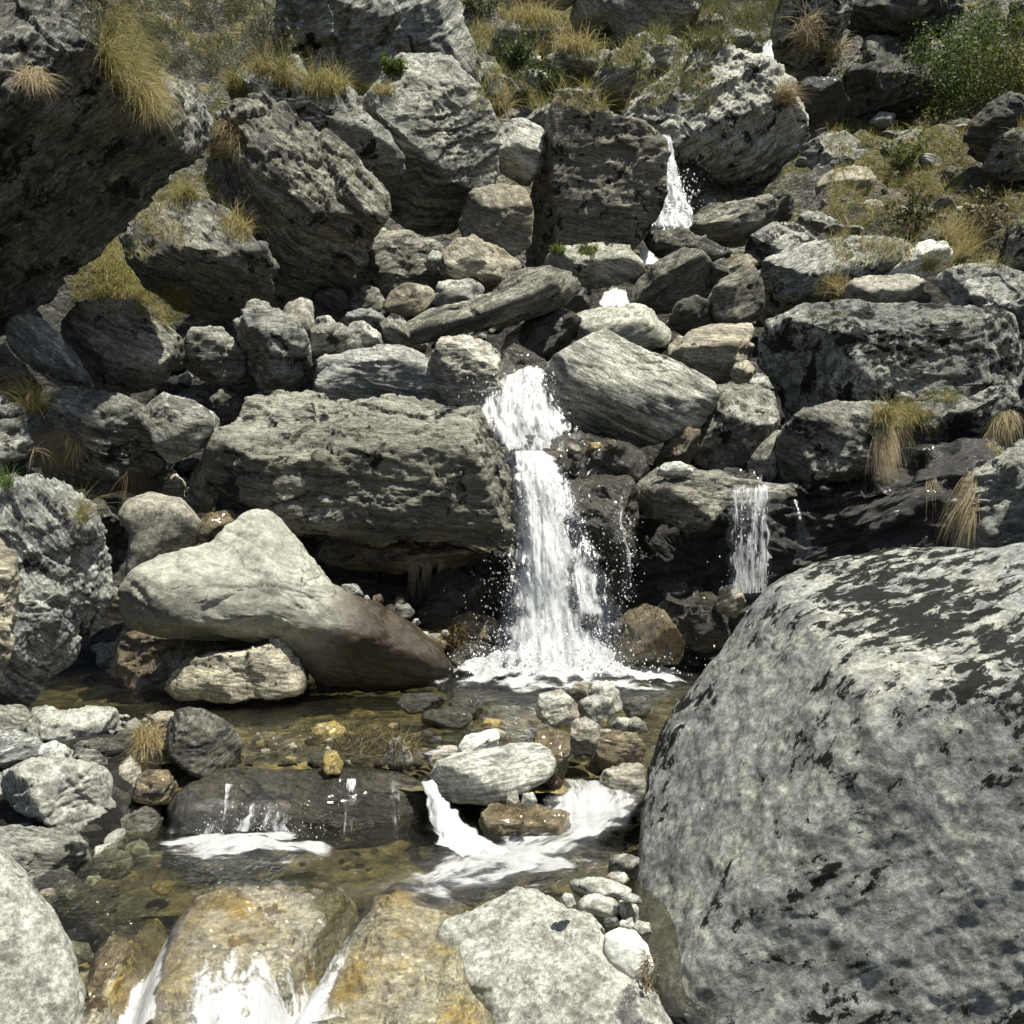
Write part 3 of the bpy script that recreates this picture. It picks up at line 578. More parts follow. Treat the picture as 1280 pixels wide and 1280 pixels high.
for d, pts, mt, lb in [
 (23, '1096,182 1112,165 1148,163 1164,182 1150,200 1108,202', 'lichen', 'lichened stone half sunk in grass left of the right hand bushes'),
 (21.5, '1150,242 1158,222 1175,214 1195,226 1204,244 1190,254 1160,256', 'lichenpale', 'two-faced pale and dark stone on the grassy slope'),
 (20.5, '1206,250 1222,226 1250,217 1284,230 1300,252 1280,266 1225,266', 'lichenpale', 'wide mottled stone near the right edge of the grassy slope'),
 (19, '1168,276 1190,258 1226,256 1246,268 1236,282 1190,286', 'tan', 'low flat brownish stone in the grass under the two-faced stone'),
 (19, '994,290 1002,262 1022,264 1058,282 1040,294 1010,300', 'schist', 'pointed stone with a lit right flank on the grassy slope'),
 (18.6, '1102,288 1108,266 1122,257 1142,262 1148,280 1130,292', 'brownschist', 'brown lump of stone in the middle of the grassy slope'),
 (18.8, '1080,282 1084,266 1100,262 1106,276 1096,288', 'schist', 'small grey stone left of the brown lump of stone'),
 (19.5, '1070,262 1082,250 1100,250 1106,262 1090,268', 'pale', 'small pale stone above the small grey one on the slope'),
 (21, '1112,250 1120,238 1136,240 1140,252 1126,258', 'pale', 'small pale stone standing in the bush below the lichened stone'),
 (22, '1170,172 1184,160 1200,166 1202,180 1184,184', 'pale', 'small pale stone just under the right hand bushes'),
 (24.5, '1085,152 1100,140 1120,142 1118,156 1100,160', 'pale', 'small pale stone on the slope under the shrub on the cliff'),
 (18., '1060,330 1075,312 1090,318 1086,334', 'schist', 'small stone sunk behind the large pale block'),
 (16., '1150,300 1162,286 1186,290 1190,306 1170,312', 'dark', 'small dark stone behind the bright whitish stone')]:
    R(d, pts, mt, lb, name='stone', cat='stone', facets=[(.1, .85, .45, .6)], res=1.5)
R(19.5, '1206,195 1214,160 1232,136 1262,117 1330,125 1330,205 1250,212', 'dark', 'dark boulder at the right edge below the bushes', facets=[(-.4, .3, .8, .8)])
R(19.0, '1225,208 1240,180 1275,160 1330,155 1330,225 1250,222', 'schist', 'grey boulder overlapping the foot of the dark one at the right edge')
# far cliffs right
R(25, '965,60 975,20 980,-40 1060,-40 1066,10 1056,40 1048,70 1035,98 1004,105 985,95 968,80', 'lichen', 'grey cliff spur with dry grass fringes above the top cascade', name='cliff', cat='cliff', T=.6, strat=1.2)
R(25.5, '1052,55 1048,10 1060,-50 1190,-50 1198,0 1188,40 1150,62 1100,52 1070,40', 'darkcliff', 'dark overhanging cliff block at the top right', name='cliff', cat='cliff', T=.5, facets=[(0, .7, .5, .7), (.1, -.6, .8, .75)])
R(25, '1040,130 1062,80 1085,42 1120,48 1160,78 1166,118 1140,148 1085,150 1050,145', 'darkcliff', 'dark layered cliff block speckled with white under the overhanging block', name='cliff', cat='cliff', T=.5, strat=1.6)
R(25, '1255,40 1262,5 1290,-20 1340,-20 1340,60 1270,50', 'greyblue', 'grey rock face in the top right corner', name='rock', cat='rock')
# top left
R(9.0, '-160,-160 100,-160 112,-30 122,8 140,40 158,72 190,118 228,100 256,118 276,150 276,195 256,218 218,232 190,250 165,275 140,310 118,326 100,334 60,368 10,400 -160,420', 'overhang', 'giant overhanging boulder filling the top left corner, dark underneath', T=.5, box=2.8,
  facets=[(.45, -.55, .70, .52), (-.35, .30, .9, .66), (.5, .75, .3, .75)], chip=.8, strat=.5, fbs=1.2, lay=(-.6, .6, .2), res=1.7)
R(12.8, '143,295 160,264 190,252 235,242 272,252 305,275 332,318 336,372 302,398 255,402 226,382 190,352 160,322', 'schist', 'grey rock slab sloping down to the right beneath the overhanging boulder', facets=[(.2, .72, .65, .62), (.3, -.6, .7, .75)], strat=1.6, lay=(.45, .8, .4))
R(13.8, '250,200 262,150 290,128 325,118 360,138 410,170 448,218 472,243 472,282 455,322 425,352 388,376 345,384 322,332 290,282 256,240', 'brownschist', 'very large dark rock with a ribbed sunlit shoulder, centre left', name='rock', cat='rock', T=.5,
  facets=[(.12, .72, .62, .58), (.25, -.62, .75, .62), (-.5, .1, .8, .8)], strat=1.6, chip=.9, lay=(.5, .75, .4), res=1.7)
R(15.8, '285,135 292,100 330,84 370,72 388,98 440,122 482,158 502,196 498,222 462,240 424,222 390,190 350,170 310,160', 'lichenpale', 'white and black lichened boulder with grass on its crest, upper left', T=.45, facets=[(.3, .6, .65, .7), (0, -.1, 1, .8)], chip=1.1)
R(17.0, '446,128 455,112 500,68 540,62 566,68 600,108 618,155 624,215 612,240 598,266 560,292 512,290 480,258 492,215 470,165', 'schistlight', 'large sloping slab with a lit face above a deep dark hollow', name='rock_slab', cat='rock slab', T=.5,
  facets=[(.05, .70, .70, .50), (-.1, -.72, .55, .50)], chip=.5, strat=1.3, lay=(.1, .75, .6), res=1.7)
R(21.5, '488,50 500,28 520,5 545,-18 566,-8 580,12 576,28 592,60 608,98 612,112 575,108 540,80 500,82', 'peak', 'triangular grey peak with one dark and one sunlit face at the top', T=.55, facets=[(-.85, .0, .5, .45), (.55, .45, .65, .6)], chip=.4, fbs=.6, strat=1.)
R(19.5, '600,108 606,92 622,96 640,118 636,140 618,148 605,130', 'dark', 'small dark rock right of the sloping slab crest', name='rock', cat='rock')
R(24.5, '340,120 350,40 360,-60 530,-60 515,20 492,55 486,115 430,112 400,108', 'farcliff', 'pale weathered rock wall at the top left behind the peak', name='rock_wall', cat='rock wall', T=.3, chip=.8, nf=2, facets=[(.1, .45, .9, .62)])
R(28.5, '712,30 720,-40 800,-60 890,-40 872,10 845,40 800,56 760,54 735,48', 'farcliff2', 'far rounded grey cliff at the top centre', name='cliff', cat='cliff', T=.5, chip=.5)
R(28.8, '630,12 640,-30 712,-40 720,-5 705,12 660,14', 'pale', 'far pale cliff left of the rounded grey one', name='cliff', cat='cliff', T=.3)
for d, pts, mt, lb in [
 (27.5, '612,55 622,30 648,16 682,20 700,38 690,58 650,66', 'schistlight', 'grey hump among yellow grass left of the top centre'),
 (26, '678,92 684,70 702,58 728,60 760,64 765,82 745,96 700,98', 'schist', 'dark faced rock under a mat of yellow grass, top centre'),
 (24.8, '735,122 748,88 762,68 790,57 815,70 820,98 795,128 760,138', 'schistlight', 'grey triangular rock in the green shrubs, top centre'),
 (26.5, '785,58 800,44 832,40 856,52 864,76 842,90 812,84', 'schistlight', 'grey rock right of the triangular one on the skyline'),
 (24, '596,92 602,76 622,78 650,98 652,118 625,126 606,112', 'schistlight', 'pale grey rock in the shrubs beside the peak'),
 (26.3, '640,72 652,58 672,62 676,78 660,88 644,86', 'schistlight', 'small grey rock below the grey hump'),
 (25.5, '650,98 664,86 688,92 692,104 670,110', 'pale', 'small flat pale rock above the tall pillar'),
 (28, '905,50 920,36 950,38 958,50 940,60 912,60', 'schistlight', 'dark capped stone left of the top cascade'),
 (28.5, '860,30 872,14 900,18 908,36 885,46', 'schist', 'far grey rock right of the rounded cliff'),
 (27, '938,60 946,52 960,54 958,66 944,68', 'pale', 'small pale stone at the lip of the top cascade')]:
    R(d, pts, mt, lb, name='rock', cat='rock', facets=[(.1, .8, .5, .65)], res=1.5)
R(23.3, '778,150 805,122 835,94 862,66 880,54 903,56 930,70 955,84 985,108 1006,150 1010,175 990,205 978,240 940,258 882,272 862,236 845,214 822,192', 'biglichen', 'large pale lichen crusted boulder beside the upper waterfall', T=.5,
  facets=[(-.42, .62, .65, .58), (.35, -.1, .9, .66)], chip=1.0, fbs=1.4, strat=.8, lay=(-.5, .7, .4), res=1.6)
R(23.2, '805,200 830,185 880,200 905,240 900,275 850,300 805,295', 'wet', 'dark wet rock behind the upper waterfall', name='rock', cat='rock', T=.4)
# ---------------------------------------------------------------- foreground
R(6.7, '22,918 30,905 52,893 95,886 135,883 148,892 146,915 130,936 95,946 68,940 42,930', 'granite', 'long pale slab lying on the pebble bank left of the pool', name='rock_slab', cat='rock slab', facets=[(0, .85, .5, .6), (0, -.4, .9, .7)])
R(6.45, '208,920 212,898 228,887 252,887 290,904 301,926 299,955 276,974 240,966 213,945', 'brownschist', 'brownish boulder at the left rim of the pool beside straw', facets=[(.35, .75, .45, .7), (-.3, -.1, .9, .75)], chip=.5)
R(5.9, '4,982 8,966 30,954 90,949 128,957 151,982 148,1005 128,1032 80,1040 45,1020 15,1005', 'granite', 'wide rough whitish boulder in the left foreground pile', facets=[(0, .8, .55, .6), (.1, -.5, .8, .75)], strat=1.4)
R(5.5, '-30,1050 0,1036 50,1036 92,1040 105,1056 114,1084 95,1096 50,1100 0,1080 -30,1076', 'schistlight', 'broad grey stone with a notched right end, under the wide whitish boulder', name='stone', cat='stone', facets=[(0, .85, .5, .5)])
R(5.35, '10,1100 30,1085 90,1090 108,1105 95,1128 50,1130 20,1120', 'dark', 'dark low stone in the shade beneath the broad notched stone', name='stone', cat='stone')
R(6.0, '142,1040 150,1018 168,1008 200,1007 203,1030 188,1050 160,1056', 'brownschist', 'brown stone right of the wide whitish boulder near the white water', name='stone', cat='stone')
R(4.05, '-120,1030 -20,1050 5,1070 32,1100 62,1150 85,1190 97,1235 100,1290 98,1400 -120,1400', 'granite', 'big smooth pale boulder in the bottom left corner with a shadow across it', T=.45, chip=.15, fbs=.5, strat=.3, rnd=0, smooth=True, facets=[(.35, .55, .75, .8)])
FG = [(5.6, '116,1085 122,1068 142,1062 162,1066 166,1082 150,1096 128,1096', 'schistlight', 'angular grey stone beside the stream, left foreground'),
 (5.8, '154,1068 160,1054 176,1050 188,1058 184,1076 166,1080', 'granite', 'pale lump of stone just above the angular grey stone'),
 (6.1, '166,1000 172,972 185,962 212,962 222,985 214,1003 190,1008', 'wetbrown', 'reddish yellow wet stone left of the dark lip of the pool'),
 (6.25, '146,985 150,958 163,945 176,962 174,998 160,1005', 'tanpale', 'narrow upright tan stone under the straw clump'),
 (6.7, '-20,895 0,882 30,884 45,900 38,925 5,930 -20,925', 'schistlight', 'grey stone at the left edge beside the long pale slab'),
 (6.9, '34,900 42,884 62,882 78,892 70,902 46,908', 'pale', 'small pale stone behind the long pale slab'),
 (6.35, '-20,940 -5,914 22,912 50,928 60,950 40,962 -20,962', 'blue', 'bluish flat stone at the left edge below the long pale slab'),
 (6.3, '46,950 52,930 70,926 92,940 96,955 75,962 54,962', 'blue', 'dark bluish stone in front of the long pale slab'),
 (6.4, '92,945 98,928 125,922 150,930 156,944 140,955 110,956', 'dark', 'dark slate coloured stone right of the bluish one'),
 (6.2, '86,956 98,938 118,936 134,950 132,966 100,966', 'schist', 'grey stone half under the dark slate coloured stone'),
 (6.6, '140,935 148,915 165,908 178,920 176,940 156,948', 'dark', 'shaded stone left of the straw clump'),
 (6.1, '-20,1000 -15,962 8,968 12,1000 5,1030 -20,1035', 'schist', 'brown-grey stone cut by the left edge beside the wide whitish boulder'),
 (5.7, '50,1180 56,1172 70,1168 76,1180 66,1192', 'pale', 'small pale stone by the edge of the big smooth corner boulder'),
 (5.05, '46,1122 52,1112 66,1110 72,1122 62,1132', 'tan', 'small tan stone right of the big smooth corner boulder'),
 (5.3, '80,1120 90,1104 112,1110 110,1124 94,1132', 'schist', 'grey stone in shallow water below the broad notched stone'),
 (5.35, '104,1108 110,1096 124,1094 130,1104 118,1112', 'white', 'small white stone by the water, left foreground'),
 (5.3, '112,1112 124,1100 146,1100 154,1112 140,1120 120,1122', 'wetbrown', 'wet brown stone beside the small white one'),
 (5.1, '78,1134 92,1120 128,1118 150,1128 140,1142 100,1148', 'wet', 'flat dark wet stone in the shallows, left foreground'),
 (4.9, '108,1160 122,1144 160,1140 182,1152 170,1168 130,1172', 'wet', 'second dark wet stone in the shallows, nearer and to the right'),
 (5.75, '200,1085 206,1062 225,1056 246,1066 250,1084 228,1096', 'wet', 'round wet stone in the white water, left'),
 (5.2, '188,1112 196,1100 212,1102 216,1114 202,1120', 'gold', 'yellow pebble left of the yellow rock slab'),
 (4.75, '75,1190 88,1176 110,1180 116,1198 100,1206', 'pale', 'thin pale stone against the wet brown rock'),
]
for d, pts, mt, lb in FG:
    R(d, pts, mt, lb, name='stone', cat='stone', facets=[(.1, .8, .5, .65), (-.3, 0, .9, .8)], res=1.5)
R(4.4, '96,1290 108,1240 124,1180 145,1168 166,1170 182,1205 176,1245 150,1290 140,1400 90,1400', 'wetbrown', 'wet yellow-brown rock standing in the cascade, bottom left', name='rock', cat='rock')
R(6.3, '206,1040 220,1004 246,978 285,964 330,961 380,962 430,961 480,964 515,970 532,985 545,1012 540,1040 500,1052 460,1060 380,1064 270,1062 215,1056', 'wet', 'long dark wet rock forming the lip between the upper and lower pool', T=.42, box=3, chip=.25, fbs=.7, strat=.3, rnd=0, smooth=True, name='rock', cat='rock', facets=[(0, .8, .6, .75)])
R(6.05, '538,972 548,952 568,942 620,934 668,928 690,938 692,955 684,972 655,990 612,1006 570,1004 548,992', 'greysmooth', 'flat-topped grey boulder with dark underside in the stream centre', T=.5, facets=[(-.05, .9, .4, .5), (-.1, -.4, .9, .8)], chip=.3, rnd=0)
R(5.8, '597,1024 612,1006 650,1002 690,1010 712,1020 716,1038 700,1050 640,1056 606,1046', 'wetbrown', 'mossy yellow-brown wet rock with a small stone on top, in the stream', name='rock', cat='rock', facets=[(0, .85, .5, .6)])
WS = [(7.0, '572,935 582,920 612,912 626,914 622,932 600,942 580,944', 'white', 'bright white sharp-edged stone standing in the shallows'),
 (7.4, '496,880 506,868 540,866 560,874 545,890 512,892', 'wet', 'flat dark wet stone, left of the rapids between pools'),
 (7.1, '520,900 535,888 570,882 592,896 578,912 545,912', 'wet', 'flat dark wet stone, nearest the straw debris'),
 (7.3, '560,885 568,868 592,866 606,884 596,900 572,900', 'wet', 'upright black wet stone in the shallows'),
 (7.2, '600,908 608,898 628,900 632,912 616,918', 'gold', 'yellow pebble in the shallows right of the black wet stone'),
 (7.0, '670,890 674,868 700,862 722,880 726,900 700,910 676,902', 'tanpale', 'brown and white rock at the left of the central stone cluster'),
 (7.3, '712,872 718,855 732,852 742,866 738,884 718,886', 'tan', 'tan upright stone at the back of the central stone cluster'),
 (7.4, '736,868 742,854 760,851 774,864 778,886 764,894 744,884', 'granite', 'pale rounded stone at the back right of the central stone cluster'),
 (6.9, '720,892 726,876 745,868 766,874 770,892 752,904 730,902', 'granite', 'pale and brown stone at the middle of the central stone cluster'),
 (7.1, '778,886 784,872 804,870 814,884 806,898 786,898', 'dark', 'dark rounded stone right of the central stone cluster'),
 (6.5, '710,925 716,900 732,895 748,908 750,928 738,946 718,944', 'tanpale', 'egg shaped pale tan stone in front of the central stone cluster'),
 (6.3, '666,940 670,915 690,908 712,918 712,948 704,980 686,985 672,965', 'wetbrown', 'reddish brown upright stone at the head of the right chute'),
 (6.35, '742,950 748,925 768,913 796,918 806,935 800,960 770,968 748,964', 'wetbrown', 'reddish brown rounded stone against the huge spotted boulder'),
 (6.15, '744,985 756,964 785,952 806,956 806,995 780,1002 756,998', 'tanpale', 'speckled pink stone beside the chute and the huge boulder'),
 (6.9, '742,906 748,896 758,896 760,908 750,914', 'gold', 'small round yellow pebble below the central stone cluster'),
 (6.8, '764,908 772,896 786,898 788,910 776,916', 'granite', 'small pale pebble right of the yellow pebble'),
 (6.9, '786,912 792,900 806,902 810,914 798,918', 'schist', 'small grey pebble near the huge boulder'),
 (7.5, '700,862 706,854 716,856 716,866 706,870', 'granite', 'small whitish pebble behind the brown and white rock'),
 (6.5, '480,945 486,925 500,920 514,935 516,955 500,965 486,960', 'brownschist', 'grey stone wrapped in the straw debris'),
 (6.6, '388,925 394,906 420,902 436,914 428,926 405,930', 'gold', 'ochre ring-shaped stone in the shallow water'),
 (6.25, '402,960 406,938 420,938 430,955 424,968 408,968', 'gold', 'upright ochre stone at the lip of the pool'),
 (6.9, '408,876 420,868 446,870 448,878 428,880', 'gold', 'submerged ochre stone in the middle of the pool'),
 (6.3, '300,935 308,926 330,926 338,934 322,940', 'gold', 'small ochre stone by the brownish boulder in the pool'),
 (5.55, '632,1002 636,990 646,989 650,1002 642,1008', 'tanpale', 'small squarish stone on top of the mossy wet rock'),
 (5.6, '650,1008 654,992 666,990 672,1002 664,1010', 'granite', 'small grey stone beside the squarish one on the mossy rock'),
 (4.95, '712,1104 722,1096 745,1096 772,1102 790,1112 782,1124 750,1120 722,1122', 'granite', 'flat pale stone, uppermost of the pile by the huge boulder'),
 (4.8, '720,1136 728,1120 745,1116 768,1124 778,1138 764,1150 736,1148', 'granite', 'pale stone with dark underside, under the flat one of the pile'),
 (5.15, '760,1088 764,1070 780,1066 798,1072 800,1090 784,1098 766,1096', 'schist', 'dark rounded stone at the foot of the huge boulder by the chute'),
 (5.0, '758,1096 764,1090 780,1090 788,1100 778,1106 764,1104', 'tanpale', 'small tan stone above the flat pale stone of the pile'),
 (4.75, '776,1146 774,1126 788,1122 798,1136 798,1152 786,1156', 'granite', 'small upright pale stone touching the huge boulder'),
 (4.7, '770,1122 778,1114 800,1120 804,1132 786,1128', 'granite', 'thin pale stone leaning on the huge boulder'),
 (4.6, '770,1158 776,1150 790,1150 794,1158 786,1164', 'white', 'small white pebble above the oval white stone'),
 (4.55, '752,1158 756,1148 770,1146 776,1156 766,1162', 'dark', 'small dark pebble left of the small white pebble'),
 (4.35, '790,1160 796,1150 812,1154 816,1166 804,1172', 'tanpale', 'small tan pebble in the gap beside the huge boulder'),
 (4.5, '700,1126 706,1116 716,1118 720,1130 710,1136', 'white', 'small whitish stone on the edge of the foreground slab'),
]
for d, pts, mt, lb in WS:
    by = max(float(q.split(',')[1]) for q in pts.split())
    if by < 960 and 'squarish' not in lb: d = (1.66 if mt == 'gold' else 1.60)*F/(by-4-640)
    nm = 'pebble' if 'pebble' in lb else 'stone'
    R(d, pts, mt, lb, name=nm, cat=nm, facets=[(.0, .85, .45, .68), (-.3, 0, .9, .8)], res=1.4, chip=.6)
R(3.85, '753,1185 756,1168 775,1160 795,1164 808,1182 818,1206 808,1224 790,1222 772,1212 758,1198', 'whitesmooth', 'oval white stone lying on the foreground slab, casting a dark shadow', name='stone', cat='stone', T=.22, chip=.2, strat=.1, rnd=0, facets=[(.1, .7, .7, .6)])
R(4.4, '498,1300 510,1240 525,1185 560,1148 600,1125 642,1104 672,1110 705,1130 735,1152 770,1195 812,1245 842,1300 870,1400 480,1400', 'granite', 'big pale foreground slab at the bottom centre', name='rock_slab', cat='rock slab', T=.3,
  facets=[(-.05, .70, .70, .55), (-.7, .2, .6, .75)], chip=.25, fbs=.7, strat=.7, lay=(-.4, .7, .6), res=1.6, rnd=0)

# ---------------------------------------------------------------- the mineral stained shelf the stream runs over
SHZ = lambda x, y: -1.925-np.clip(4.75-y, 0, 3)*.19-np.clip(y-4.75, 0, 9)*.10-np.clip(y-5.05, 0, 1)*.9
def shelf_z(x, y, fine=True):
    p = np.stack([x, y, np.zeros_like(x)], 1)
    z = SHZ(x, y)+.06*fbm(p*1.7+3, 3, 61)+.01
    c1 = x-(-.74-.22*(5-y)); c2 = x-(-1.70+.12*(5-y))
    z = z-.16*np.exp(-(c1/.07)**2)-.20*np.exp(-(c2/.09)**2)-.25*np.clip((-1.72-x)/.3, 0, 1)-.3*np.clip((x+.25)/.4, 0, 1)
    z = z+.10*np.exp(-((x+1.25)/.30)**2-((y-4.5)/.45)**2)+.08*np.exp(-((x+.55)/.14)**2-((y-4.7)/.4)**2)
    if fine:
        q = p*np.array([1, 2.2, 1]); z = z+.022*chips(np.stack([x*3.2, y*6.5, z*4], 1), 3)+.022*fbm(p*9, 4, 63)+.010*chips(np.stack([x*9, y*15, z*9], 1), 5)
    return z
def shelf():
    xs = np.linspace(-2.4, .5, 420); ys = np.linspace(3.2, 5.5, 330); X, Y = np.meshgrid(xs, ys); x = X.ravel(); y = Y.ravel()
    V = np.stack([x, y, shelf_z(x, y)], 1); ny, nx = X.shape; idx = np.arange(nx*ny).reshape(ny, nx)
    Q = np.stack([idx[:-1, :-1], idx[:-1, 1:], idx[1:, 1:], idx[1:, :-1]], -1).reshape(-1, 4)
    b0 = len(V)
    # skirt and underside so that the shelf is a solid block
    rim = np.concatenate([idx[0, :], idx[1:, -1], idx[-1, -2::-1], idx[-2:0:-1, 0]])
    low = V[rim].copy(); low[:, 2] = -3.2; V = np.concatenate([V, low]); k = len(rim); j = np.arange(k)
    S_ = np.stack([rim, b0+j, b0+(j+1) % k, rim[(j+1) % k]], 1); Q = np.concatenate([Q, S_[:, ::-1]])
    o = link('rock_shelf', mesh_np('rock_shelf', V, Q, MATS['yellow']))
    tag(o, 'broad ochre and white stained rock shelf under running water, bottom left', 'rock shelf')
shelf()
# ---------------------------------------------------------------- rubble between the boulders (every stone its own object)
protos = []
def make_proto(mat, i):
    V, Q = cubesphere(16)
    rs = np.random.RandomState(900+i)
    p = V*np.array([1, rs.uniform(.65, .9), rs.uniform(.45, .75)])
    for j in range(9):
        nn = fr(rs.normal(size=3)); q = p@nn; Dm = q.max()*rs.uniform(.62, .9)
        g = (1+np.maximum(q/Dm, 0)**22)**(1/22); p = p/g[:, None]
    p = p*(1+.12*chips(p*1.8+i*7, i)+.05*fbm(p*4+i, 3, i))[:, None]
    return mesh_np('rubble_stone', p, Q, MATS[mat])
pm = ['schist', 'brownschist', 'dark', 'pale', 'schistlight', 'tan', 'lichen', 'schist', 'blue', 'wetbrown', 'wet', 'granite', 'gold', 'tanpale']
protos = [make_proto(m_, i) for i, m_ in enumerate(pm)]
def rubble(x, y, z, s, pi, label, group, name='rubble_stone', cat='stone'):
    o = link(name, protos[pi]); o.location = (x, y, z); o.rotation_euler = (random.uniform(-.5, .5), random.uniform(-.5, .5), random.uniform(0, 6.28))
    o.scale = (s*random.uniform(.8, 1.2), s*random.uniform(.8, 1.1), s*random.uniform(.7, 1.1))
    return tag(o, label, cat, group)
rr = random.Random(5)
def gz(x, y): return float(ground_z(np.array([x]), np.array([y]))[0])
def zone(n, px0, px1, d0, d1, s0, s1, mats, label, group, lift=0.1, name='rubble_stone', cat='stone', ex=None, zf=None):
    k = 0
    while k < n:
        d = rr.uniform(d0, d1); px = rr.uniform(px0, px1); x = (px-640)/F*d
        if ex and ex(px, d): continue
        s = s0*(s1/s0)**(rr.random()**1.6)
        rubble(x, d, gz(x, d)+s*lift if zf is None else zf-s*rr.uniform(.1, .7), s, rr.choice(mats), label, group, name, cat); k += 1
zone(210, 200, 960, 11.4, 17.5, .10, .40, [0, 1, 2, 3, 4, 5, 7, 8], 'small angular rubble stone wedged in the gaps between the boulders of the central rockfall', 'rubble in the gaps of the rockfall', .5)
zone(34, -20, 300, 9.9, 12.5, .10, .3, [0, 1, 2, 4, 7], 'small stone lying in the shaded gaps between the boulders on the left', 'stones in the left hand gaps', .4)
zone(60, 980, 1300, 15, 25, .10, .36, [0, 1, 4, 6, 3], 'small grey stone half hidden in the grass of the right hand slope', 'stones in the grass of the right slope', .45)
zone(30, 590, 900, 23, 32, .2, .6, [4, 6, 0, 3], 'small grey outcrop among the grass and shrubs at the top', 'outcrops in the top grass', .3)
zone(46, 20, 260, 5.15, 7.1, .04, .13, [0, 3, 4, 8, 11, 5, 2], 'small pale stone on the gravel bank left of the stream', 'stones of the left gravel bank', .35, 'gravel_stone')
zone(120, 300, 800, 6.35, 7.7, .03, .12, [9, 12, 13, 5, 9, 10, 2], 'small stone on the shallow bed of the upper pool', 'stones on the pool bed', .8, 'bed_stone', zf=-1.60)
zone(36, 220, 720, 5.1, 6.2, .03, .09, [9, 12, 10, 5, 2], 'small brown stone on the bed of the lower pool', 'stones on the lower pool bed', .8, 'bed_stone', zf=-1.93)
for i in range(22):
    t = rr.random(); px = 790+22*t+rr.uniform(-7, 7); py = 1148+75*t+rr.uniform(-8, 8); d = 4.45-.25*t
    p = P(px, py, d)
    rubble(p[0], p[1], p[2], rr.uniform(.010, .026), rr.choice([3, 11, 13, 5, 4]), 'tiny pebble in the crevice between the foreground slab and the huge boulder', 'pebbles in the crevice', 'pebble', 'pebble')
for i in range(34):
    px = rr.uniform(140, 222); d = rr.uniform(6.75, 7.35); x = (px-640)/F*d
    rubble(x, d, -1.53+rr.uniform(-.02, .03), rr.uniform(.02, .045), rr.choice([3, 11, 3, 4, 8]), 'tiny pale pebble on the pebble spit behind the brownish boulder', 'pebbles of the spit', 'pebble', 'pebble')
# ---------------------------------------------------------------- ray casting on what has been built so far
bpy.context.view_layer.update()
dg = bpy.context.evaluated_depsgraph_get()
def hit(px, py):
    v = Vector(((px-640)/F, 1, (640-py)/F)).normalized()
    ok, loc, nrm, idx, ob, mt = sc.ray_cast(dg, Vector((0, 0, 0)), v, distance=300)
    return (loc, nrm, ob) if ok else (None, None, None)
def drop(x, y, z0=30):
    ok, loc, nrm, idx, ob, mt = sc.ray_cast(dg, Vector((x, y, z0)), Vector((0, 0, -1)), distance=80)
    return loc if ok else None
# ---------------------------------------------------------------- water materials
def watermat(name, tint, depthtint, mur=.11, foam=0., rip=9., bump=.25, streak=None):
    m, nt, bs = newmat(name)
    out = nt.nodes['Material Output']
    tc = N(nt, 'ShaderNodeTexCoord'); v = tc.outputs['Object']
    mp = N(nt, 'ShaderNodeMapping'); mp.inputs['Scale'].default_value = (1, .55, 1); nt.links.new(v, mp.inputs['Vector'])
    r1 = noise(nt, mp.outputs[0], rip, 4, .6, .8); r2 = noise(nt, mp.outputs[0], rip*3.3, 3, .6, .5)
    bp = N(nt, 'ShaderNodeBump'); bp.inputs['Strength'].default_value = bump; bp.inputs['Distance'].default_value = .06
    nt.links.new(math_(nt, 'ADD', r1, math_(nt, 'MULTIPLY', r2, .35)), bp.inputs['Height'])
    gl = N(nt, 'ShaderNodeBsdfGlossy'); gl.inputs['Roughness'].default_value = .06; gl.inputs['Color'].default_value = (1, 1, 1, 1)
    tr = N(nt, 'ShaderNodeBsdfTransparent'); tr.inputs['Color'].default_value = (*tint, 1)
    df = N(nt, 'ShaderNodeBsdfDiffuse'); df.inputs['Color'].default_value = (*depthtint, 1)
    fz = N(nt, 'ShaderNodeFresnel'); fz.inputs['IOR'].default_value = 1.33
    nt.links.new(bp.outputs[0], gl.inputs['Normal']); nt.links.new(bp.outputs[0], fz.inputs['Normal'])
    m0 = N(nt, 'ShaderNodeMixShader'); m0.inputs[0].default_value = mur
    nt.links.new(tr.outputs[0], m0.inputs[1]); nt.links.new(df.outputs[0], m0.inputs[2])
    m1 = N(nt, 'ShaderNodeMixShader'); nt.links.new(math_(nt, 'MULTIPLY', fz.outputs[0], 1.3), m1.inputs[0])
    nt.links.new(m0.outputs[0], m1.inputs[1]); nt.links.new(gl.outputs[0], m1.inputs[2])
    nt.links.new(m1.outputs[0], out.inputs['Surface'])
    return m, nt, m1
WM, _, _ = watermat('pool_water', (.70, .70, .60), (.08, .083, .055), mur=.08, bump=.8)
WFILM, _, _ = watermat('thin_water_film', (.97, .96, .90), (.3, .28, .2), mur=.02, rip=14., bump=.9)
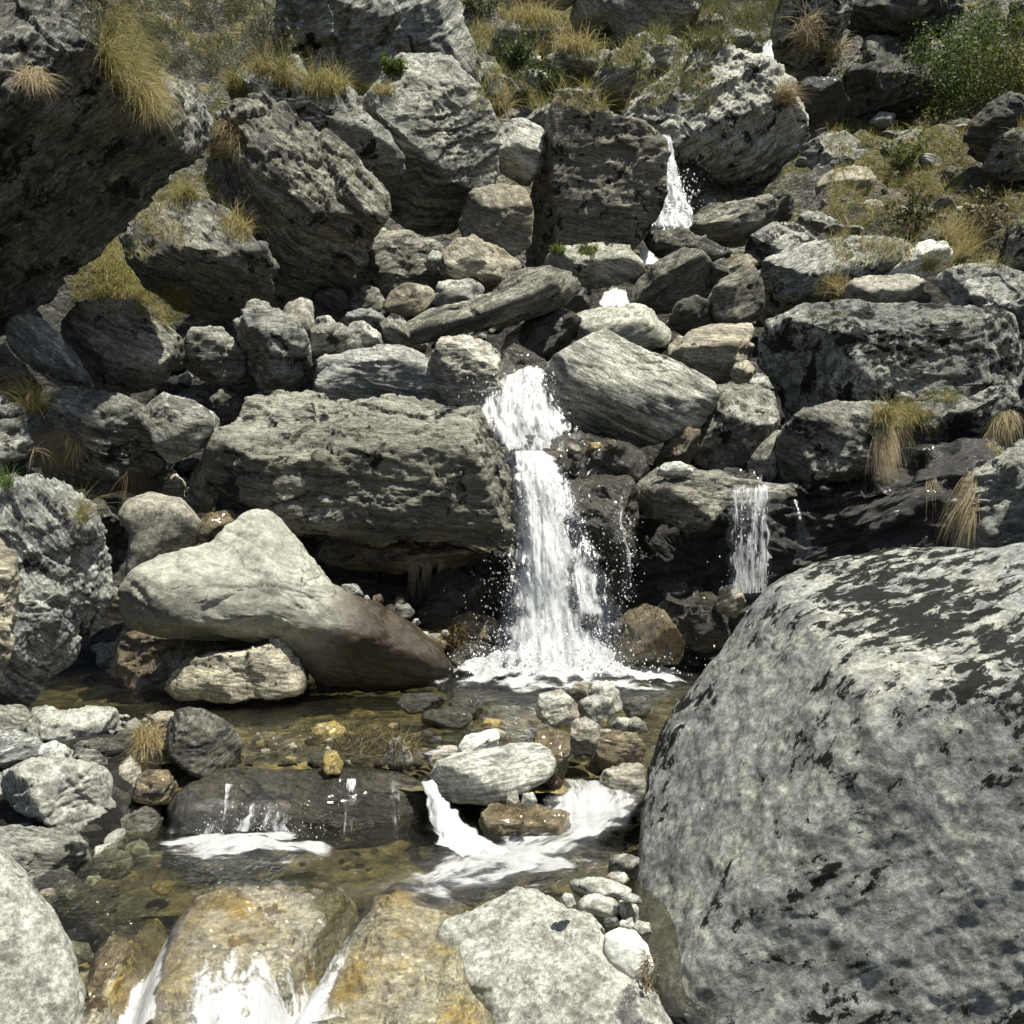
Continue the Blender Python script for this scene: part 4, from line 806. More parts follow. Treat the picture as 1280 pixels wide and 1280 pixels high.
def whitemat(name, sx=14., sy=2.2, lo=.42, hi=.58, clear=.12, base=(.86, .88, .88), uvs=True, bump=.8):
    """aerated water: white strands where the flow is broken, thin clear film between them"""
    m, nt, bs = newmat(name)
    out = nt.nodes['Material Output']
    if uvs:
        u = N(nt, 'ShaderNodeUVMap'); src = u.outputs[0]
    else:
        src = N(nt, 'ShaderNodeTexCoord').outputs['Object']
    mp = N(nt, 'ShaderNodeMapping'); mp.inputs['Scale'].default_value = (sx, sy, sx if not uvs else 1); nt.links.new(src, mp.inputs['Vector'])
    na = noise(nt, mp.outputs[0], 1., 9, .68, .9)
    mp2 = N(nt, 'ShaderNodeMapping'); mp2.inputs['Scale'].default_value = (sx*.45, sy*1.2, 1 if uvs else sx*.45); nt.links.new(src, mp2.inputs['Vector'])
    nb = noise(nt, mp2.outputs[0], 1., 9, .72, 1.4)
    n1 = math_(nt, 'ADD', math_(nt, 'MULTIPLY', na, .5), math_(nt, 'MULTIPLY', nb, .5))
    at = N(nt, 'ShaderNodeAttribute'); at.attribute_name = 'mask'
    f = math_(nt, 'ADD', n1, math_(nt, 'SUBTRACT', at.outputs['Fac'], .5))
    a = ramp(nt, f, lo, hi)
    bs.inputs['Base Color'].default_value = (*base, 1); bs.inputs['Roughness'].default_value = .7
    bs.inputs['Subsurface Weight'].default_value = 0.0
    tl = N(nt, 'ShaderNodeBsdfTranslucent'); tl.inputs['Color'].default_value = (.8, .84, .86, 1)
    mw = N(nt, 'ShaderNodeMixShader'); mw.inputs[0].default_value = .30
    nt.links.new(bs.outputs[0], mw.inputs[1]); nt.links.new(tl.outputs[0], mw.inputs[2])
    gl = N(nt, 'ShaderNodeBsdfGlossy'); gl.inputs['Roughness'].default_value = .12
    tr = N(nt, 'ShaderNodeBsdfTransparent'); tr.inputs['Color'].default_value = (1, 1, 1, 1)
    cm = N(nt, 'ShaderNodeMixShader'); cm.inputs[0].default_value = clear
    # the clear film itself fades out at the rim of the flow
    edge = ramp(nt, at.outputs['Fac'], .02, .3)
    nt.links.new(math_(nt, 'MULTIPLY', edge, clear), cm.inputs[0])
    nt.links.new(tr.outputs[0], cm.inputs[1]); nt.links.new(gl.outputs[0], cm.inputs[2])
    mx = N(nt, 'ShaderNodeMixShader'); nt.links.new(a, mx.inputs[0])
    nt.links.new(cm.outputs[0], mx.inputs[1]); nt.links.new(mw.outputs[0], mx.inputs[2])
    nt.links.new(mx.outputs[0], out.inputs['Surface'])
    bp = N(nt, 'ShaderNodeBump'); bp.inputs['Strength'].default_value = bump; bp.inputs['Distance'].default_value = .04
    nt.links.new(n1, bp.inputs['Height'])
    for s in (bs, gl, tl): nt.links.new(bp.outputs[0], s.inputs['Normal'])
    return m
WF = whitemat('falling_water', 13, 2.2, .41, .55, .08, base=(.76, .77, .77), bump=.5); WT = whitemat('thin_water', 20, 2., .49, .60, .05, base=(.8, .81, .81)); WFO = whitemat('foam', 10, 15, .42, .68, .04, base=(.74, .75, .74), uvs=False, bump=1.)
drop_mat, nt, bs = newmat('water_drops'); bs.inputs['Base Color'].default_value = (.88, .9, .9, 1); bs.inputs['Roughness'].default_value = .2
# ---------------------------------------------------------------- pools
def sheet(name, x0, x1, y0, y1, z, n, amp, mat, label=None, tilt=None):
    xs = np.linspace(x0, x1, int((x1-x0)*n)); ys = np.linspace(y0, y1, int((y1-y0)*n))
    X, Y = np.meshgrid(xs, ys); x = X.ravel(); y = Y.ravel()
    zz = z+amp*(fbm(np.stack([x*2.2, y*4, x*0], 1), 3, 51)+.4*fbm(np.stack([x*9, y*14, x*0], 1), 2, 52))
    if tilt: zz = zz+tilt(x, y)
    V = np.stack([x, y, zz], 1); ny, nx = X.shape; idx = np.arange(nx*ny).reshape(ny, nx)
    Q = np.stack([idx[:-1, :-1], idx[:-1, 1:], idx[1:, 1:], idx[1:, :-1]], -1).reshape(-1, 4)
    return tag(link(name, mesh_np(name, V, Q, mat)), kind='structure')
sheet('water', -4.6, 2.4, 6.32, 10.8, -1.60, 34, .022, WM)
sheet('water', -2.3, 1.3, 4.35, 6.25, -1.90, 55, .016, WM, tilt=lambda x, y: -np.clip((4.95-y)/.55, 0, 1.1)**2*.26)
# bed of the stream: brown and ochre pebbly bottom
def bed():
    m, nt, bs = newmat('stream_bed')
    v = objvec(nt, world=True)
    n1 = noise(nt, v, 2.2, 6, .6); n2 = noise(nt, v, 7, 8, .7)
    vo = N(nt, 'ShaderNodeTexVoronoi'); vo.inputs['Scale'].default_value = 9; nt.links.new(v, vo.inputs['Vector'])
    vc = N(nt, 'ShaderNodeSeparateColor'); nt.links.new(vo.outputs['Color'], vc.inputs[0])
    col = mixc(nt, ramp(nt, n1, .4, .62), (.075, .068, .04), (.17, .145, .08))
    col = mixc(nt, ramp(nt, vc.outputs[0], .55, .95), col, (.26, .21, .10))
    col = mixc(nt, 1., col, mixc(nt, ramp(nt, n2, .35, .65), (.4, .4, .4), (1.4, 1.4, 1.3)), 'MULTIPLY')
    nt.links.new(col, bs.inputs['Base Color']); bs.inputs['Roughness'].default_value = .8
    bp = N(nt, 'ShaderNodeBump'); bp.inputs['Distance'].default_value = .05; nt.links.new(vo.outputs['Distance'], bp.inputs['Height']); nt.links.new(bp.outputs[0], bs.inputs['Normal'])
    for (x0, x1, y0, y1, z) in ((-4.6, 2.4, 6.2, 10.6, -1.74), (-2.3, 1.3, 5.1, 6.2, -2.06)):
        sheet('stream_bed', x0, x1, y0, y1, z, 14, .05, m)
bed()
# ---------------------------------------------------------------- falls
def smooth1(a, k):
    ker = np.hanning(k+2)[1:-1]; ker /= ker.sum(); h = k//2
    return np.convolve(np.concatenate([np.full(h, a[0]), a, np.full(h, a[-1])]), ker, 'valid')[:len(a)]
def fallsheet(name, parent, path, mat, seed, off=0., nu=60, nv=160, bulge=.12, rough=.05, edge=.35, base=.62, drape=False, hole=None, us=1.):
    """path: (px, py, depth, half width in px); the sheet follows it, bulging toward the viewer"""
    pa = np.array([q[:4] for q in path], float); s = np.linspace(0, len(pa)-1, nv); i0 = np.arange(len(pa))
    cx, cy, dd, hw = [smooth1(np.interp(s, i0, pa[:, k]), 9) for k in range(4)]
    de = np.interp(s, i0, [q[4] if len(q) > 4 else 1. for q in path])
    u = np.linspace(-1, 1, nu)
    wl = 1+.32*fbm(np.stack([s*1.9+seed*5, s*0, s*0], 1), 3, seed+40); wr = 1+.32*fbm(np.stack([s*1.9+seed*7, s*0+3, s*0], 1), 3, seed+50)
    S, U = np.meshgrid(np.arange(nv), u, indexing='ij')
    wig = 1+.18*perlin(np.stack([s*2.3+seed, s*0, s*0], 1), seed)
    PX = cx[S]+U*(hw*wig)[S]; PY = cy[S]
    D = dd[S]-off
    if drape:
        for a in range(0, nv):
            for b in range(0, nu):
                l, n_, ob = hit(PX[a, b], PY[a, b])
                if l is not None and abs(l.y-D[a, b]) < .9: D[a, b] = min(l.y, dd[a]+.5)-off-.02
        k = np.array([.25, .5, .25])
        for _ in range(3):
            D[1:-1] = .25*D[:-2]+.5*D[1:-1]+.25*D[2:]; D[:, 1:-1] = .25*D[:, :-2]+.5*D[:, 1:-1]+.25*D[:, 2:]
    X = (PX-640)/F*D; Z = (640-PY)/F*D
    wm = (hw[S]*D/F)
    D2 = D-bulge*np.sqrt(np.clip(1-U*U, 0, 1))
    q = np.stack([X.ravel()*8+seed, Z.ravel()*1.6, D.ravel()*0], 1)
    st = fbm(q, 4, seed, .5).reshape(D.shape)
    D2 = D2-rough*st
    V = np.stack([X.ravel(), D2.ravel(), Z.ravel()], 1)
    idx = np.arange(nu*nv).reshape(nv, nu)
    Q = np.stack([idx[:-1, :-1], idx[1:, :-1], idx[1:, 1:], idx[:-1, 1:]], -1).reshape(-1, 4)
    vlen = np.concatenate([[0], np.cumsum(np.hypot(np.diff(cx), np.diff(cy))*dd[1:]/F)])
    uv = np.stack([(U*wm).ravel()+seed*3.1, vlen[S].ravel()+seed], 1)*us
    ex = np.where(U < 0, abs(U)*np.clip(wl, .9, 1.6)[S], abs(U)*np.clip(wr, .9, 1.6)[S])
    mask = base*np.clip((1-ex)/edge, 0, 1)**.8*de[S]+.10*perlin(np.stack([U.ravel()*1.7+seed, S.ravel()/nv*3., U.ravel()*0], 1), seed+60).reshape(U.shape)*(ex < .95)
    ends = np.clip(np.minimum(S/6., (nv-1-S)/6.), 0, 1)
    if hole: mask = mask-hole[0]*np.exp(-((U-hole[1]-.12*np.sin(S*.06))/hole[2])**2)*np.clip((S/nv-hole[3])/.2, 0, 1)*np.clip((.93-S/nv)/.1, 0, 1)
    mask = mask*ends
    me = mesh_np(name, V, Q, mat, attrs={'mask': mask.ravel()}, uv=uv)
    o = link(name, me, parent)
    return o
def drops(name, parent, n, fn, seed, s0=.003, s1=.012):
    r = np.random.RandomState(seed)
    oc = np.array([[1, 0, 0], [-1, 0, 0], [0, 1, 0], [0, -1, 0], [0, 0, 1.5], [0, 0, -1.5]], float)
    fc = np.array([[0, 2, 4], [2, 1, 4], [1, 3, 4], [3, 0, 4], [2, 0, 5], [1, 2, 5], [3, 1, 5], [0, 3, 5]])
    pts = np.array([fn(r) for _ in range(n)]); c = np.stack([(pts[:, 0]-640)/F*pts[:, 2], pts[:, 2], (640-pts[:, 1])/F*pts[:, 2]], 1)
    sz = s0*(s1/s0)**(r.random_sample(n)**2.2)
    V = (c[:, None]+oc[None]*sz[:, None, None]*(.7+.6*r.random_sample((n, 1, 1)))).reshape(-1, 3)
    Q = (fc[None]+np.arange(n)[:, None, None]*6).reshape(-1, 3)
    o = link(name, mesh_np(name, V, Q, drop_mat, smooth=True), parent); o['kind'] = 'stuff'; return o
def empty(name, loc):
    o = bpy.data.objects.new(name, None); C.objects.link(o); o.location = loc; return o
def fall(label, at, name='waterfall', cat='waterfall'):
    return tag(empty(name, (0, 0, 0)), label, cat)
# main fall
f = fall('main white waterfall plunging into the pool beside the broad pale-topped boulder', None)
main = [(664, 562, 10.5, 30, .8), (668, 578, 10.2, 34), (674, 600, 10.0, 38), (683, 640, 9.85, 44), (692, 690, 9.7, 56, 1.05), (698, 740, 9.55, 70, 1.), (700, 790, 9.42, 84, 1.), (702, 838, 9.3, 94, 1.25)]
for k, (o_, b_) in enumerate([(0, .76), (.10, .58), (.22, .50)]): fallsheet('water_sheet', f, main, WF, 3+k, off=o_, bulge=.10, rough=.07, base=b_, edge=.6, nu=110, nv=260, hole=(.34, .34, .2, .3))
def mfn(r):
    t = r.random_sample(); y = 590+250*t; h = 26+58*t**1.1; u = r.normal()*.55
    return (683+14*t+u*h*1.1, y, 9.75-.4*t+r.normal()*.12)
drops('droplets', f, 7000, mfn, 1, .002, .0075)
drops('droplets', f, 5000, lambda r: (700+r.normal()*52, 846-abs(r.normal())*24, 9.15+r.normal()*.15), 2, .002, .010)
# middle fall
f = fall('white middle waterfall fanning over a rock hump left of the tilted slab', None)
mid = [(664, 460, 12.1, 16), (654, 478, 12.0, 44), (648, 505, 11.75, 66), (658, 535, 11.5, 72), (668, 566, 11.1, 54, .9), (670, 590, 10.8, 46, .9)]
for k, (o_, b_) in enumerate([(0, .58), (.12, .48), (.22, .40)]): fallsheet('water_sheet', f, mid, WF, 11+k, off=o_, bulge=.25, rough=.06, base=b_, edge=.5, nu=90, nv=120)
drops('droplets', f, 1500, lambda r: (658+r.normal()*34, 465+105*r.random_sample(), 11.5+r.normal()*.12), 3)
# upper fall
f = fall('tall narrow upper waterfall right of the rock pillar', None)
up_ = [(830, 168, 22.3, 8), (831, 198, 22.1, 14), (832, 225, 21.9, 19), (838, 255, 21.6, 27), (842, 294, 21.0, 34, .95)]
for k, (o_, b_) in enumerate([(0, .85), (.2, .6)]): fallsheet('water_sheet', f, up_, WF, 21+k, us=.5, off=o_, bulge=.2, rough=.12, base=b_, edge=.5, nu=50, nv=100)
drops('droplets', f, 500, lambda r: (842+r.normal()*18, 210+80*r.random_sample(), 21+r.normal()*.15), 4, .008, .025)
f = fall('small white chute just below the foot of the upper waterfall', None, 'cascade', 'cascade')
fallsheet('water_sheet', f, [(800, 308, 18.2, 4), (808, 320, 17.8, 12), (815, 336, 17.4, 20)], WF, 31, base=.6, nu=30, nv=40)
f = fall('short white cascade between the moss cushion rock and the streaked brown boulder', None, 'cascade', 'cascade')
fallsheet('water_sheet', f, [(778, 346, 16.0, 10, .6), (772, 362, 15.6, 16, .8), (768, 368, 15.2, 20, 1.2), (768, 392, 14.6, 24, 1.2)], WF, 33, base=.5, nu=40, nv=50)
f = fall('tiny white cascade high on the skyline behind the lichen crusted boulder', None, 'cascade', 'cascade')
fallsheet('water_sheet', f, [(962, 50, 24.6, 3), (958, 62, 24.3, 8), (958, 84, 23.9, 12)], WF, 35, base=.6, nu=30, nv=40)
# curtain on the right
f = fall('thin curtain of falling water at the right end of the overhanging slab', None)
cur = [(938, 604, 10.0, 29, .9), (938, 612, 9.75, 30), (937, 650, 9.65, 29), (937, 700, 9.6, 29), (938, 750, 9.55, 28)]
for k, (o_, b_) in enumerate([(0, .53), (.05, .47)]): fallsheet('water_sheet', f, cur, WT, 41+k, us=1.3, off=o_, bulge=.05, rough=.03, base=b_, edge=.3, nu=60, nv=120)
drops('droplets', f, 120, lambda r: (937+r.normal()*16, 620+120*r.random_sample(), 9.6+r.normal()*.05), 5)
f = fall('slender trickle right of the curtain of water, partly hidden by the huge boulder', None, 'trickle', 'trickle')
fallsheet('water_sheet', f, [(988, 622, 10.2, 5), (998, 650, 10.0, 9), (1006, 700, 9.9, 14)], WF, 44, base=.36, nu=30, nv=60)
f = fall('thin trickle down the black wet boulder beside the main fall', None, 'trickle', 'trickle')
fallsheet('water_sheet', f, [(776, 618, 9.85, 5), (771, 650, 9.7, 8), (782, 690, 9.6, 9), (786, 750, 9.5, 12)], WT, 45, base=.45, nu=30, nv=90)
drops('droplets', f, 120, lambda r: (784+r.normal()*9, 640+115*r.random_sample(), 9.5+r.normal()*.08), 6, .004, .010)
# lower cascades
f = fall('white rapid rushing down beside the huge spotted boulder into the lower pool', None, 'rapid', 'rapid')
ch = [(740, 966, 6.28, 50, .9), (745, 990, 6.02, 62, 1.1), (735, 1012, 5.92, 74, 1.15), (700, 1034, 5.83, 84, 1.1), (650, 1058, 5.56, 95, 1.), (590, 1086, 5.24, 100, .95), (520, 1112, 4.98, 90, .8)]
WR = whitemat('rapid_water', 12, 3.5, .45, .62, .08, base=(.78, .79, .79), bump=1.)
for k, (o_, b_) in enumerate([(.0, .56), (.05, .38)]): fallsheet('water_sheet', f, ch, WR, 51+k, off=o_, bulge=.05, rough=.05, base=b_, edge=.45, nu=80, nv=120)
f = fall('small white spill around the right end of the long dark lip rock', None, 'cascade', 'cascade')
fallsheet('water_sheet', f, [(532, 964, 6.2, 10), (545, 990, 6.05, 14), (556, 1018, 5.9, 24), (580, 1044, 5.78, 42, 1.), (610, 1066, 5.5, 60, .7)], WF, 55, base=.58, off=.06, nu=50, nv=90)
f = fall('white spray of thin streams over the left part of the long dark lip rock', None, 'cascade', 'cascade')
fallsheet('water_sheet', f, [(336, 962, 6.25, 22, .8), (338, 985, 6.1, 24, .8), (334, 1015, 5.95, 34, .95), (325, 1046, 5.9, 50, 1.1)], WT, 56, base=.52, off=.03, drape=True, bulge=.02, rough=.015, nu=40, nv=60)
fallsheet('water_sheet', f, [(252, 985, 6.2, 36, .6), (248, 1010, 6.1, 38, .7), (235, 1050, 5.95, 46, 1.)], WT, 57, base=.54, off=.03, bulge=.02, rough=.015, drape=True, nu=36, nv=50)
fallsheet('water_sheet', f, [(290, 972, 6.2, 10), (287, 1005, 6.05, 14, .9), (283, 1052, 5.95, 18, .9)], WT, 59, base=.54, off=.03, bulge=.01, rough=.01, drape=True, nu=20, nv=50)
fallsheet('water_sheet', f, [(492, 968, 6.2, 6), (494, 1000, 6.05, 8, .9), (496, 1048, 5.95, 8, .9)], WT, 60, base=.5, off=.03, bulge=.01, rough=.01, drape=True, nu=16, nv=50)
fallsheet('water_sheet', f, [(440, 965, 6.2, 8), (437, 1000, 6.0, 9, .8), (434, 1055, 5.9, 8, .9)], WT, 58, base=.56, off=.03, bulge=.01, rough=.01, drape=True, nu=16, nv=50)
drops('droplets', f, 260, lambda r: (330+r.normal()*45, 1048-abs(r.normal())*22, 5.8+r.normal()*.05), 7, .0015, .005)
def shelf_sheet(f, path, mat, seed, base, edge=.5, nu=60, nv=90, off=.02, amp=.02):
    """path: (px, py, half width m, density) on the shelf's own surface"""
    pa = np.array(path, float); s_ = np.linspace(0, len(pa)-1, nv); i0 = np.arange(len(pa))
    pts = []
    for px, py in pa[:, :2]:
        d = 4.6
        for _ in range(8): d = F*(-SHZ(0, d))/(py-640)
        pts.append(((px-640)/F*d, d))
    pts = np.array(pts); cx = smooth1(np.interp(s_, i0, pts[:, 0]), 9); cy = smooth1(np.interp(s_, i0, pts[:, 1]), 9); hw = smooth1(np.interp(s_, i0, pa[:, 2]), 9); de = np.interp(s_, i0, pa[:, 3])
    tx = np.gradient(cx); ty = np.gradient(cy); l_ = np.hypot(tx, ty)+1e-9; nx_, ny_ = ty/l_, -tx/l_
    U = np.linspace(-1, 1, nu)[None]; X = cx[:, None]+nx_[:, None]*hw[:, None]*U; Y = cy[:, None]+ny_[:, None]*hw[:, None]*U
    x = X.ravel(); y = Y.ravel()
    z = .35*shelf_z(x, y)+.65*shelf_z(x, y, False)+off+.02*(1-(U*np.ones((nv, 1))).ravel()**2)+amp*fbm(np.stack([x*9, y*5, x*0+seed], 1), 4, seed)
    z = np.maximum(z, shelf_z(x, y)+.004)
    idx = np.arange(nu*nv).reshape(nv, nu); Q = np.stack([idx[:-1, :-1], idx[1:, :-1], idx[1:, 1:], idx[:-1, 1:]], -1).reshape(-1, 4)
    Q = Q[:, ::-1] if mat is WFILM else Q
    vl = np.concatenate([[0], np.cumsum(l_[1:])])
    uv = np.stack([(U*hw[:, None]).ravel()+seed, (vl[:, None]*np.ones((1, nu))).ravel()], 1)
    S = np.arange(nv)[:, None]; mask = base*np.clip((1-abs(U))/edge, 0, 1)**.7*de[:, None]*np.clip(np.minimum(S/8., (nv-1-S)/3.), 0, 1)
    link('water_sheet', mesh_np('water_sheet', np.stack([x, y, z], 1), Q, mat, attrs={'mask': mask.ravel()}, uv=uv), f)
WS2 = whitemat('shelf_water', 16, 6., .46, .60, .10, base=(.78, .79, .79), bump=1.)
f = fall('foaming water running over the lower part of the ochre stained shelf', None, 'rapid', 'rapid')
shelf_sheet(f, [(300, 1170, .35, .3), (305, 1200, .40, .6), (315, 1235, .42, 1.), (325, 1270, .45, 1.2), (330, 1310, .45, 1.3)], WS2, 61, .52)
shelf_sheet(f, [(240, 1108, .35, .7), (270, 1135, .42, .9), (290, 1165, .45, .8), (300, 1200, .45, .7)], WS2, 62, .46)
f = fall('narrow white chute between the wet brown rock and the ochre stained shelf', None, 'rapid', 'rapid')
shelf_sheet(f, [(214, 1150, .06, .6), (200, 1180, .09, .9), (186, 1215, .11, 1.2), (172, 1260, .13, 1.3), (160, 1310, .14, 1.3)], WS2, 63, .52, nu=30)
f = fall('bluish white chute cutting down through the ochre stained shelf toward the bottom', None, 'rapid', 'rapid')
shelf_sheet(f, [(462, 1132, .08, .5), (448, 1165, .08, .9), (425, 1205, .09, 1.), (395, 1250, .11, 1.2), (365, 1310, .14, 1.3)], WS2, 64, .48, nu=30)
f = fall('thin water glazing the golden part of the shelf beside the big pale foreground slab', None, 'rapid', 'rapid')
shelf_sheet(f, [(400, 1108, 1.0, 1), (400, 1150, 1.0, 1), (400, 1200, 1.0, 1), (400, 1250, 1.0, 1), (400, 1310, 1.0, 1)], WFILM, 66, 1., nu=120, nv=120, off=.010, amp=.012)
shelf_sheet(f, [(540, 1125, .25, .6), (520, 1165, .2, .7), (505, 1215, .2, .8), (490, 1270, .2, .9), (480, 1310, .2, .9)], WS2, 65, .42, nu=50)
# foam on the pools
def foam(label, cx, cy, hx, hy, z, seed, base=.7, nx=90, ny=50, amp=.03, lift=.03, mat=None):
    """cx,cy,hx,hy in metres on the water surface"""
    u = np.linspace(-1, 1, nx); v = np.linspace(-1, 1, ny); U, Vv = np.meshgrid(u, v)
    x = cx+U*hx; y = cy+Vv*hy
    r = np.hypot(U, Vv)
    ed = np.clip((1.02-r)/.75, 0, 1)
    q = np.stack([x.ravel()*5, y.ravel()*9, x.ravel()*0+seed], 1); n = fbm(q, 4, seed).reshape(U.shape)
    zz = z+lift*ed+amp*n*ed+.008
    mask = base*ed**.6*(.62+.9*fbm(np.stack([x.ravel()*2.6, y.ravel()*5.5, x.ravel()*0+seed*3], 1), 3, 91).reshape(U.shape)+.25*ed)
    V = np.stack([x.ravel(), y.ravel(), zz.ravel()], 1); idx = np.arange(nx*ny).reshape(ny, nx)
    Q = np.stack([idx[:-1, :-1], idx[:-1, 1:], idx[1:, 1:], idx[1:, :-1]], -1).reshape(-1, 4)
    return tag(link('foam', mesh_np('foam', V, Q, mat or WFO, attrs={'mask': mask.ravel()})), label, 'foam')
def onplane(px, py, z): d = z*F/(640-py); return (px-640)/F*d, d
x_, y_ = onplane(690, 850, -1.6)
foam('thick white foam where the main waterfall hits the pool', x_, y_-.1, 1.5, 1.1, -1.6, 3, base=1.2, amp=.12, lift=.24, nx=160, ny=100)
foam('thin foam drifting right of the foot of the main waterfall', 1.05, 8.9, .65, .5, -1.6, 4, base=.42)
x_, y_ = onplane(295, 1068, -1.90)
foam('white foam spreading below the left part of the long dark lip rock', x_, y_+.05, .62, .36, -1.90, 5, base=1.15, lift=.04, nx=140, ny=80)
x_, y_ = onplane(640, 1075, -1.90)
foam('broken white foam in the middle of the lower pool below the rapid', x_, y_, .62, .34, -1.90, 6, base=.85)
x_, y_ = onplane(540, 1115, -1.90)
foam('faint foam streaks near the golden rock in the lower pool', x_, y_, .5, .2, -1.90, 7, base=.6)
x_, y_ = onplane(520, 948, -1.6)
foam('small bright ripples of foam in the shallow rapids between the pools', x_, y_, 1.1, .25, -1.6, 8, base=.42)
# ---------------------------------------------------------------- vegetation
def bladesmat(name, rough=.6):
    m, nt, bs = newmat(name); a = N(nt, 'ShaderNodeAttribute'); a.attribute_name = 'Col'
    out = nt.nodes['Material Output']
    nt.links.new(a.outputs['Color'], bs.inputs['Base Color']); bs.inputs['Roughness'].default_value = rough
    tl = N(nt, 'ShaderNodeBsdfTranslucent'); nt.links.new(a.outputs['Color'], tl.inputs['Color'])
    mx = N(nt, 'ShaderNodeMixShader'); mx.inputs[0].default_value = .35
    nt.links.new(bs.outputs[0], mx.inputs[1]); nt.links.new(tl.outputs[0], mx.inputs[2]); nt.links.new(mx.outputs[0], out.inputs['Surface'])
    return m
BM = bladesmat('grass_blades')
STRAW = np.array([.50, .41, .20]); YG = np.array([.27, .26, .07]); GR = np.array([.10, .14, .03]); BR = np.array([.22, .16, .09]); PALEST = np.array([.56, .47, .30])
def blades(roots, dirs, length, width, cols, seg=5, droop=1., r=None):
    n = len(roots); V = []; t = np.linspace(0, 1, seg+1)
    L = length[:, None]
    side = np.cross(dirs, np.array([0, 1, 0])+.4*r.normal(size=(n, 3))); side /= np.linalg.norm(side, axis=1)[:, None]+1e-9
    pos = roots.copy(); dv = dirs.copy(); out = []
    for i, tt in enumerate(t):
        w_ = (width*(1-tt**1.5)+width*.08)[:, None]
        out.append(pos-side*w_*.5); out.append(pos+side*w_*.5)
        dv = dv+np.array([0, 0, -1])*droop[:, None]/seg; dv /= np.linalg.norm(dv, axis=1)[:, None]
        pos = pos+dv*L/seg
    V = np.stack(out, 1).reshape(-1, 3)             # n,(seg+1)*2
    k = (seg+1)*2; base = np.arange(n)[:, None]*k
    q = np.array([[2*i, 2*i+1, 2*i+3, 2*i+2] for i in range(seg)])
    Q = (q[None]+base[:, :, None]).reshape(-1, 4)
    cc = np.repeat(cols, k, 0).reshape(n, k, 3)
    tipf = np.repeat(t, 2)[None, :, None]
    cc = cc*(1-.0*tipf)+0*tipf
    return V, Q, cc.reshape(-1, 3)
def tuft(px, py, rx, ry, n, ln, label, mix=(.5, .4, .1), lean=(0, 0), droop=1.2, name='grass_tuft', cat='grass tuft', seed=None, col=None, spread=.5, group=None, stuff=False, zmin=None, upmin=None, wpx=.38, dmax=80):
    r = np.random.RandomState(seed if seed is not None else int(px*7+py))
    roots = []; tries = 0
    while len(roots) < n and tries < n*4:
        tries += 1
        a = px+rx*r.uniform(-1, 1); b = py+ry*r.uniform(-1, 1)
        if ((a-px)/rx)**2+((b-py)/ry)**2 > 1 and not stuff: continue
        if stuff and perlin(np.array([[a*.035, b*.06, seed or 0]]), 5)[0] < -.12: continue
        l, nr, ob = hit(a, b)
        if l is None or l.y > dmax: continue
        if zmin is not None and l.z < zmin: l = Vector(P(a, b, zmin*F/(640-b))); nr = Vector((0, 0, 1))
        if upmin is not None and nr.z < upmin: continue
        roots.append((*l, *nr))
    if not roots: print('NO ROOTS', label); return
    A = np.array(roots); R0 = A[:, :3]
    med = np.median(R0[:, 1]); 
    if not stuff: R0 = R0[abs(R0[:, 1]-med) < 1.2+.05*med]
    n = len(R0)
    dirs = np.stack([lean[0]+r.normal(size=n)*spread, -.35+r.normal(size=n)*spread*.8, lean[1]+1-.0*r.random_sample(n)], 1); dirs /= np.linalg.norm(dirs, axis=1)[:, None]
    length = ln*(.45+.8*r.random_sample(n)); width = np.maximum(.0035, wpx*R0[:, 1]/F*1.25)*(.7+.7*r.random_sample(n))
    pal = [STRAW, YG, GR] if col is None else col
    ch = r.choice(len(pal), n, p=np.array(mix)/sum(mix)); cols = np.array(pal)[ch]*(.7+.6*r.random_sample((n, 1)))
    V, Q, cc = blades(R0-dirs*.02, dirs, length, width, cols, droop=droop*(.5+r.random_sample(n)), r=r)
    c0 = R0.mean(0)
    o = link(name, mesh_np(name, V-c0, Q, BM, smooth=False, attrs={'Col': cc})); o.location = c0
    tag(o, label if not stuff else None, cat if not stuff else None, group, 'stuff' if stuff else None)
    return o
# hillside grass (nobody could count it)
tuft(740, 78, 150, 62, 5200, .5, '', mix=(.34, .36, .30), stuff=True, name='grass', seed=1, droop=1.5, upmin=.15)
tuft(1165, 245, 130, 90, 6500, .34, '', mix=(.42, .36, .22), stuff=True, name='grass', seed=2, droop=1.6, upmin=.2)
tuft(240, 40, 130, 60, 4500, .5, '', mix=(.3, .3, .4), stuff=True, name='scrub_grass', seed=3, droop=1., upmin=.0, col=[np.array([.16, .145, .10]), np.array([.12, .12, .05]), np.array([.07, .08, .03])])
tuft(160, 320, 70, 80, 3000, .26, '', mix=(.4, .4, .2), stuff=True, name='grass', seed=6, droop=1.6, upmin=.25)
tuft(900, 25, 80, 40, 2500, .6, '', mix=(.3, .4, .3), stuff=True, name='scrub_grass', seed=4, droop=1., upmin=.0, col=[np.array([.2, .19, .08]), np.array([.14, .15, .05]), np.array([.09, .1, .03])])
T_ = tuft
T_(150, 60, 26, 55, 2600, .42, 'long yellow green grass fringe hanging from the top right edge of the giant overhanging boulder', mix=(.45, .4, .15), lean=(.7, -.5), droop=1.8)
T_(185, 110, 16, 30, 1200, .42, 'straw grass hanging at the lower end of the overhanging boulder fringe', mix=(.7, .25, .05), lean=(.4, -.9), droop=1.8)
T_(40, 95, 16, 12, 500, .28, 'withered straw tuft on the sunlit left part of the giant overhanging boulder', mix=(1, 0, 0), col=[PALEST, STRAW, BR], lean=(.3, -.8), droop=1.8)
T_(285, 130, 28, 36, 3000, .42, 'dense yellow green grass clump in the cleft right of the overhanging boulder', mix=(.35, .45, .2), droop=1.6)
